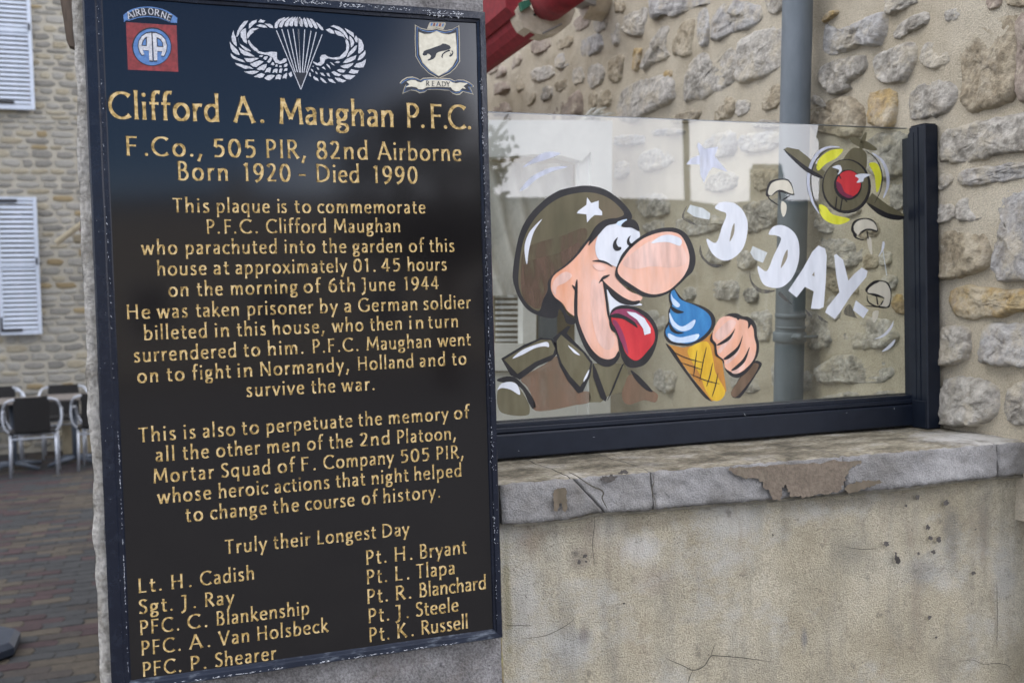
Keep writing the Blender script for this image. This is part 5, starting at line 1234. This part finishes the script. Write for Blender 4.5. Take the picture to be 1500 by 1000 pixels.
# face
paint('painted_face', 'sk', 2, [P_('832,388 848,372 864,352 880,340 905,345 925,350 935,360 915,375 905,385 902,405 920,425 940,434 937,441 925,443 905,436 893,424 886,416 889,433 890,460 896,480 905,497 906,515 898,525 886,530 872,524 860,508 850,485 846,466 843,464 832,456 824,444 812,434 807,420 811,404')])
paint('painted_jaw_line', 'k', 3, [P_('843,415 846,411 846,440 847,466 856,492 866,510 878,522 890,526 900,523 906,514 908,522 900,533 888,537 874,531 861,517 850,495 842,468 841,440')])
paint('painted_jaw', 'sk', 4, [P_('848,412 862,402 880,408 886,416 889,433 890,460 895,480 903,495 905,510 899,520 890,524 879,520 868,508 858,491 849,466 847,440')])
paint('painted_highlight', 'pk', 5, [P_('867,411 880,415 885,435 886,460 892,480 900,494 898,508 888,512 876,500 868,470 865,440')])
paint('painted_highlight', 'pk', 5, [P_('811,412 820,402 830,398 838,404 828,414 816,420 814,432 809,424'), P_('868,388 880,388 888,394 876,396')])
paint('painted_mouth_line', 'k', 6, [P_('877,415 882.5,405.5 890,402.6 893.5,403 887,408 884,411 898,424 913,435 926.5,440.7 937,440 935,445 924,447 909,444 896,434 889,424 891,445 893,462 895,474 890,462 887,440 884,420 882,412')])
paint('painted_teeth', 'w', 5, [P_('889,420 898,431 908,440 922,446 936,444 940,447 920,448 905,450 895,460 892,445')])
paint('painted_face_line', 'k', 6, [P_('867.5,382.5 876,380.5 885,382 893,386 897.5,391 890,387 880,384'), P_('838,417 845,423 846,430 841,424')])
paint('painted_eye_white', 'w', 5, [P_('872,365 875,347.5 885,332.5 900,327 912.5,333 925,331.5 935,337.5 937,347.5 925,360 912.5,372.5 905,390 895,387.5 877.5,380')])
paint('painted_eye_white', 'lb', 6, [P_('903,326 918,321 914,329 908,331')])
paint('painted_brow', 'k', 7, [P_('862,358.5 867.5,343 875,330 887.5,321.5 904,321.5 902.5,327.5 889,331 876,345 865,357'), P_('910,330 917.5,323 927.5,321.5 935,329 936,338.5 925,333.5 915,333')])
paint('painted_pupil', 'k', 7, [P_('905,347.5 899,354 898,362.5 902.5,367.5 909,366 910,362 905.5,361 903,355'), P_('924,345 919,350 919,357.5 924,360.5 928,357 924,356 922,351')])
# nose
paint('painted_nose_outline', 'k', 7, [P_('901,402 907.5,380 915,367.5 930,352.5 950,340 970,334 990,334 1005,342.5 1015,360 1019,380 1015,397 1006,406 996,416 980,429 960,435.5 942,434 929,426 911,415')])
paint('painted_nose', 'sk', 8, [P_('905,394 912,380 925,363 945,348 970,340 990,341 1001,350 1009,370 1009,388 1003,402 994,413 978,426 960,431 944,428 927,418 909,405')])
paint('painted_nose_light', 'pk', 9, [P_('912,386 930,368 955,352 985,348 1002,365 1005,385 985,392 955,390 930,394')])
paint('painted_highlight', 'w', 10, [P_('954,356 967.5,346 982.5,344 997.5,350 996,360 980,355 965,355')])
# tongue
paint('painted_tongue_outline', 'k', 7, [P_('894.6,457 902,449.5 915.5,446.6 933,450.6 948.5,459 959.5,472.6 964,486 962,503 955,521 944,534 929,538.6 918,536 911,525 907,510 903.5,490 896,483.6 892.5,472.6')])
paint('painted_tongue', 'rd', 8, [P_('896,464 900,458 911,453 929,455 944,464 954,475 959,488 958,501 948.5,514 938,525 929,527.6 918,519 911,503 904.6,486 897,473')])
paint('painted_tongue_shade', 'mg', 9, [P_('895,460 905,453 925,453 940,461 948,474 940,478 925,468 912,462 899,461'), P_('897,470 903,470 912,486 918,505 920,519 911,503 904,486')])
paint('painted_tongue_line', 'k', 10, [P_('894,462 905,459 918,464 930,472 934,480 926,475 912,467 898,465')])
paint('painted_highlight', 'w', 11, [P_('918,456 931,458 944,466 953,481 953,488 944,490.6 942,481 933,468 922,460.5')], False)
# ice cream
paint('painted_cone', 'or', 0, [P_('977,504 1000,509 1020,505 1040,490 1046,484 1048,508 1058,528 1064,572 1060,578 1054,586 1042,587 1020,560 996,528')], False)
paint('painted_cone_light', 'yl', 1, [P_('1008,511 1035,500 1044,522 1048,545 1062,572 1056,585 1045,586 1034,572 1025,548 1014,530')])
paint('painted_cone_edge', 'k', 2, [P_('975,503 986,512 1010,548 1040,584 1044,588 1030,580 1004,546 984,518')])
fline('painted_waffle_line', [P_('982,513 1005,524 1030,531'), P_('998,531 1028,541'), P_('1010,547 1034,557 1054,562'), P_('1021,513 1018,535 1016,552'), P_('1035,508 1030,530 1025,558'), P_('1044,531 1040,550 1035,566'), P_('1052,546 1048,565 1043,581')], PT['k'], pane, LY-.0008, 1.5, True, taper=True)
paint('painted_ice_outline', 'k', 3, [P_('980,430 988,423 992,428 1004,441 1020,445 1036,452 1046,462 1048,474 1042,486 1030,498 1012,505 996,506 980,502 973,492 974,480 979,470 979,456 982,448 980,440')])
paint('painted_ice_cream', 'bl', 4, [P_('983,428 987,424 991,430 998,439 1020,448 1036,458 1042,470 1039,482 1026,495 1008,503 990,500 978,494 975,484 980,474 982,452 985,446 982,437')])
paint('painted_ice_light', 'lb', 5, [P_('983,430 986,436 996,446 992,450 985,444'), P_('981,458 988,471 1000,478 1018,468 1014,480 1000,485 986,478 981,466'), P_('979,488 996,494 1023,489 1018,499 996,502 982,498')])
paint('painted_ice_crease', 'k', 6, [P_('983,448 992,453 1002,457 992,459 984,454'), P_('980,471 986,480 992,485 1002,487 992,489 982,483')])
# hand
paint('painted_sleeve', 'k', 0, [P_('1072,578 1084,552 1104,530 1112,529 1116,534 1108,548 1088,578 1080,583')])
paint('painted_sleeve', 'br', 1, [P_('1071,574 1084,554 1100,534 1109,532 1111,537 1100,556 1081,579 1074,581')])
paint('painted_hand_outline', 'k', 4, [P_('1062,463 1070,459 1080,459 1088,463 1096,464 1104,470 1108,478 1109,492 1112,504 1110,520 1100,538 1088,550 1076,553 1064,544 1058,528 1048,520 1046,506 1040,498 1044,486 1054,472')])
paint('painted_hand', 'sk', 5, [P_('1054,467 1066,463 1078,466 1094,470 1103,480 1105,494 1108,508 1104,526 1092,540 1080,547 1070,544 1062,538 1060,527 1052,520 1050,512 1049,503 1044,496 1045,484')])
paint('painted_hand_light', 'pk', 6, [P_('1047,490 1058,477 1070,468 1078,472 1070,486 1055,498'), P_('1052,512 1072,488 1074,494 1062,508 1055,517'), P_('1062,532 1074,516 1084,506 1082,516 1070,530'), P_('1072,544 1088,530 1091,538 1080,547')])
paint('painted_finger_line', 'k', 7, [P_('1050,505 1068,492 1077,481 1070,496 1058,504'), P_('1060,525 1080,508 1088,491 1082,512 1068,525'), P_('1071,542 1088,526 1098,508 1092,528 1080,540'), P_('1078,459 1083,467 1080,468'), P_('1094,465 1100,474 1096,481 1096,474')])
# letters D-DAY
paint('painted_letter_shadow', 'sh', 0, [P_('1006,302 1002,317 1010,322 1021,330 1010,327 999.5,320 1001,310'), P_('1026,359 1030,375 1042.5,386 1059,388 1047.5,392 1034,385 1025,372'), P_('1098.7,397 1102,412 1115,423 1136,425.6 1117.4,430 1104,421 1098,408'), P_('1143.8,427.8 1160,445 1152.6,442 1140.5,432'), P_('1180,452 1190,464 1182,460'), P_('1198.8,462 1214,472.8 1202,469'), P_('1245,445.4 1253.7,463 1256,466 1238,461 1237,453')])
paint('painted_dash', 'wt', 1, [P_('1006,310 1011,300 1030,305 1040.5,312.5 1039,322 1017.5,317.5')], False)
paint('painted_letter', 'w', 1, [P_('1047.5,305 1050,300 1057.5,296 1075,297.5 1087.5,307.5 1095,325 1094,345 1087.5,365 1072.5,379 1057.5,381 1042.5,370 1035,350 1049,355.5 1057.5,332.5 1064,314 1055,309')])
paint('painted_letter_gap', 'kh', 2, [P_('1076,327.5 1075,342 1069,354 1070,345 1073,332'), P_('1153.7,366 1152.6,379 1144,392.6 1146,381.6 1150,370.6'), P_('1193,398 1193,404.7 1189.5,403')])
paint('painted_dash', 'wt', 1, [P_('1099,370 1102.5,360.5 1124,370 1117.5,385 1105,380')], False)
paint('painted_letter', 'w', 1, [P_('1126,343 1133,332 1146,330 1159,336.5 1168,348.6 1171,366 1169,386 1161,406 1148,419 1133,421.6 1117,414.6 1109.7,390 1123,397 1133,375 1144,351 1137,345')])
paint('painted_letter', 'w', 3, [P_('1154.8,425.6 1176.8,392.6 1190,368.4 1198.8,359.6 1208.7,364 1211,375 1209.8,408 1206.5,449.8 1199.9,452.4 1187.8,452 1192,426.7 1179,420 1166.9,435.5')], False)
paint('painted_letter_gap', 'kh', 4, [P_('1193,398 1193,405 1189.5,403')], False)
paint('painted_letter', 'w', 3, [P_('1221.9,373.9 1225,372 1235,380.5 1242.8,411 1251.5,401 1262.5,392 1270.9,397 1269,405.8 1247,432 1229.6,458.6 1223,467 1208.7,457.5 1212,449.8 1229.6,427.8 1225,403.6')], False)
paint('painted_full_stop', 'w', 1, [P_('1253.7,439.9 1272.4,454 1264.7,466 1249.4,454')], False)
# parachutes
chs = [P_('1125,282.5 1130,269 1142.5,264 1155,266 1162,280 1160,284 1142.5,279 1130,286'), P_('1250,335 1255,325 1267.5,321 1280,326 1284.5,337.5 1270,335 1260,340 1257.5,345'), P_('1271,427.8 1275.7,419 1286.7,412.4 1297.7,414.6 1304,425.6 1304,438.8 1300,448.7 1289,447.6 1295.5,436.6 1282,431')]
paint('painted_parachute_edge', 'k', .6, [[(x+(-3.4 if x < sum(p[0] for p in o_)/len(o_) else 1.2), y+(-1.8 if y < sum(p[1] for p in o_)/len(o_) else 2.0)) for x, y in o_] for o_ in chs])
paint('painted_parachute', 'cr', 1.4, chs)
paint('painted_jumper', 'cr', 1.4, [P_('1145,295 1152,300 1151,312.5 1147,317.5 1144,307.5'), P_('1270,350 1276,349 1277.5,372.5 1273,365'), P_('1279,456.4 1286.7,455 1285.6,465 1280,472.8 1278,463')])
fline('painted_parachute_line', [P_('1125,283 1126,290 1133,296 1141,301'), P_('1130,287 1142,279 1159,285'), P_('1142,280 1143,293'), P_('1158,286 1150,291 1146,293'), P_('1250,330 1251,345 1258,350 1266,352'), P_('1257,345 1270,336 1284,338'), P_('1270,338 1272,350'), P_('1270,432 1272,442 1282,448 1290,449'), P_('1270,430 1282,431 1295,436'), P_('1294,440 1290,447'), P_('1284,434 1286,447'), P_('1272,422 1279,416 1288,412'), P_('1268,448 1284,449 1300,450')], PT['k'], pane, LY-.0009, 2.1, True, taper=True)
paint('painted_flick', 'w', 1, [P_('1293,354 1296,356 1294,366 1286.7,376 1291,366'), P_('1308.7,469.6 1306.5,480.5 1295.5,492.6 1281,496.4 1293,490 1304,478'), P_('1311,497 1308.7,504.7 1300,512.4 1292,514.6 1300,507')])
fline('painted_flick', [P_('1293.5,367 1296,385 1299,403')], PT['wt'], pane, LY-.0004, 1.2)
# aeroplane
paint('painted_wing', 'ol', 1, [P_('1148.7,218.7 1152.5,216 1170,219 1195,240 1209,252 1204,262 1180,245'), P_('1268,297 1277.5,282.5 1300,300 1324.5,314 1322.5,320 1305,318')], False)
paint('painted_wing_edge', 'k', 2, [P_('1148,219 1180,243 1204,258 1201,261 1178,249'), P_('1270,297 1300,312 1324,317 1318,322.5 1300,320 1284,312')])
paint('painted_tail', 'ol', 1, [P_('1232,240 1245,220 1257,217 1269,225 1268,250 1258,245 1240,246'), P_('1245,203 1252,201 1270,207.5 1284,217.5 1280,221 1260,216 1248,209'), P_('1261,205 1267.5,194 1269.5,197.5 1265,216 1259,220')])
paint('painted_fuselage_edge', 'k', 3, [ell(1240, 273, 36, 40, 30)], False)
paint('painted_fuselage', 'ol', 4, [ell(1239, 271.5, 33, 37, 30)], False)
paint('painted_spinner_edge', 'k', 5, [ell(1242, 271, 20.5, 22.5, 24)], False)
paint('painted_spinner', 'rd', 6, [ell(1243, 269.5, 18, 19.5, 24)], False)
paint('painted_spinner_shade', 'dp', 7, [P_('1225,266 1232,270 1238,282 1250,288 1242,290 1231,284 1226,275')])
fline('painted_fuselage_line', [P_('1226,288 1224,306'), P_('1234,290 1231,308'), P_('1232,262 1226,250'), P_('1236,290 1241,296')], PT['k'], pane, LY-.0022, 1.6, False)
paint('painted_propeller_blur', 'ly', 1, [P_('1196,242.5 1202.5,230 1217.5,220 1235,219 1226,231 1210,240 1199,250'), P_('1273,240 1285,240 1291,255 1290,270 1284,282 1281,257'), P_('1200,300 1210,303 1220,314 1245,321 1230,329 1212.5,325 1202.5,315')])
fline('painted_ring', [P_('1230,215.5 1212.5,216 1197.5,225 1187,245 1184,270 1190,295 1200,313'), P_('1277.5,224 1292.5,236 1300,255 1300,274 1294,290')], PT['lv'], pane, LY-.0003, 4.6, True, taper=True)
fline('painted_ring_edge', [P_('1231,218 1214,219 1200,229 1190,247 1188,270 1193,293 1203,310'), P_('1267,220 1284,234 1292,255 1290,278 1281,298')], PT['k'], pane, LY-.0005, 1.7, True, taper=True)
paint('painted_flick', 'w', 9, [P_('1219,245 1230,242 1233,250 1227,256 1229,249'), P_('1252.5,257.5 1262,254.5 1275,256 1266,261 1264,266 1255,267.5 1258,262')])
# ------------------------------------------------------------------ places behind the camera that the glass and the granite mirror
def mir(x, y, Yr): p = onY(x, y, 2*YG-Yr); return Vector((p.x, Yr, p.z))
M['pale_wall'] = mat('cream_house_wall', [(.34, .30, .24), (.42, .38, .31)], .9, 2, fine=.15)
M['slate'] = mat('slate_roof', [(.06, .065, .075), (.10, .105, .12)], .7, 6, stretch=(1, 1, 5))
M['winglass'] = mat('dark_window_glass', [(.02, .025, .03)], .08, spec=.6)
def house_out(name, label, px, Yr, depth, wins, m='pale_wall'):
    r = empty(name, label, 'house')
    P = [mir(x, y, Yr) for x, y in px]; P = [Vector((P[-1].x, Yr, -.01)), Vector((P[0].x, Yr, -.01))]+P
    dd = Vector(((P[0].x+P[1].x)/2, Yr, 0)).normalized()*depth
    prism('wall', P, dd, M[m], r)
    # roof line coping
    for a, b in zip(P[2:], P[3:]):
        if abs(a.x-b.x) > .3:
            n_ = Vector((0, 0, .12)); bm = bmesh.new()
            q = [a+Vector((0, .15, 0)), b+Vector((0, .15, 0)), b+dd*1.01, a+dd*1.01]
            lo = [bm.verts.new(v+Vector((0, 0, .004))) for v in q]; hi = [bm.verts.new(v+n_) for v in q]
            bm.faces.new(lo[::-1]); bm.faces.new(hi)
            for k in range(4): bm.faces.new((lo[k], lo[(k+1) % 4], hi[(k+1) % 4], hi[k]))
            bm_obj('roof', bm, M['slate'], r)
    for (x, z) in wins:
        f = boxo('window', (x-.55, x+.55, Yr+.003, Yr+.06, z, z+1.4), M['white'], r); boxo('pane', (x-.47, x+.47, Yr+.062, Yr+.07, z+.08, z+1.32), M['winglass'], f)
    return r
house_out('terraced_house', 'cream terraced house opposite with low roof and one chimney, mirrored in the glass', [(870, 296), (1000, 299), (1046, 306), (1098, 300), (1098, 247), (1141, 247), (1141, 300), (1300, 296)], -24, 7, [(x, 1.0) for x in (13, 15.5, 18, 20)])
house_out('long_house', 'long low stone house opposite the plaque with slate roof, mirrored in the granite', [(-120, 318), (160, 300), (330, 292), (332, 262), (352, 262), (354, 292), (600, 296), (868, 296)], -23.8, 7, [(x, 1.0) for x in (-3, 0, 3, 6, 9)])
bm = bmesh.new(); c = mir(1007, 300, -20); tube(bm, [(c.x, -20, 0), (c.x, -20, 9)], .09, 10); lp = bm_obj('lamp_post', bm, M['iron'], None, True); tag(lp, 'dark lamp post standing in the square opposite, mirrored in the glass', 'lamp post')
# bare winter tree mirrored in the upper right of the plaque
tr_ = empty('bare_tree', 'dark bushy tree in the square, mirrored at the upper right of the granite', 'tree')
base = mir(640, 440, -16); base.z = 0; rr = random.Random(3)
bm = bmesh.new(); tube(bm, [base, base+Vector((.1, 0, 1.5)), base+Vector((0, .1, 3.2)), base+Vector((.1, 0, 5.5))], [.22, .17, .12, .04], 8)
for k in range(16):
    a = rr.uniform(0, 6.28); z = rr.uniform(1.6, 4.6); l = rr.uniform(1, 2.0); q = base+Vector((0, 0, z)); tube(bm, [q, q+Vector((math.cos(a)*l*.5, math.sin(a)*l*.5, l*.4)), q+Vector((math.cos(a)*l, math.sin(a)*l, l*.9))], [.06, .04, .012], 5)
bm_obj('trunk', bm, M['brownwood'], tr_, True)
bm = bmesh.new()
M['leaf'] = mat('dark_green_leaf', [(.02, .028, .015), (.05, .06, .03)], .7, 8)
for k in range(5200):
    a, b_, r_ = rr.uniform(0, 6.28), rr.uniform(-1, 1), rr.uniform(.3, 1)**.5
    lump = 1+.35*noise.noise(Vector((math.cos(a)*1.6, math.sin(a)*1.6, b_*1.6)))
    c = base+Vector((0, 0, 4.0))+Vector((math.cos(a)*math.sqrt(1-b_*b_)*2.0, math.sin(a)*math.sqrt(1-b_*b_)*1.8, b_*2.0))*r_*lump
    if noise.noise(c*.9) < -.12: continue
    u_ = Vector((rr.gauss(0, 1), rr.gauss(0, 1), rr.gauss(0, 1))).normalized(); v_ = u_.orthogonal().normalized(); s_ = rr.uniform(.06, .13)
    bm.faces.new([bm.verts.new(c+u_*s_), bm.verts.new(c+v_*s_*.6), bm.verts.new(c-u_*s_), bm.verts.new(c-v_*s_*.6)])
bm_obj('crown', bm, M['leaf'], tr_)
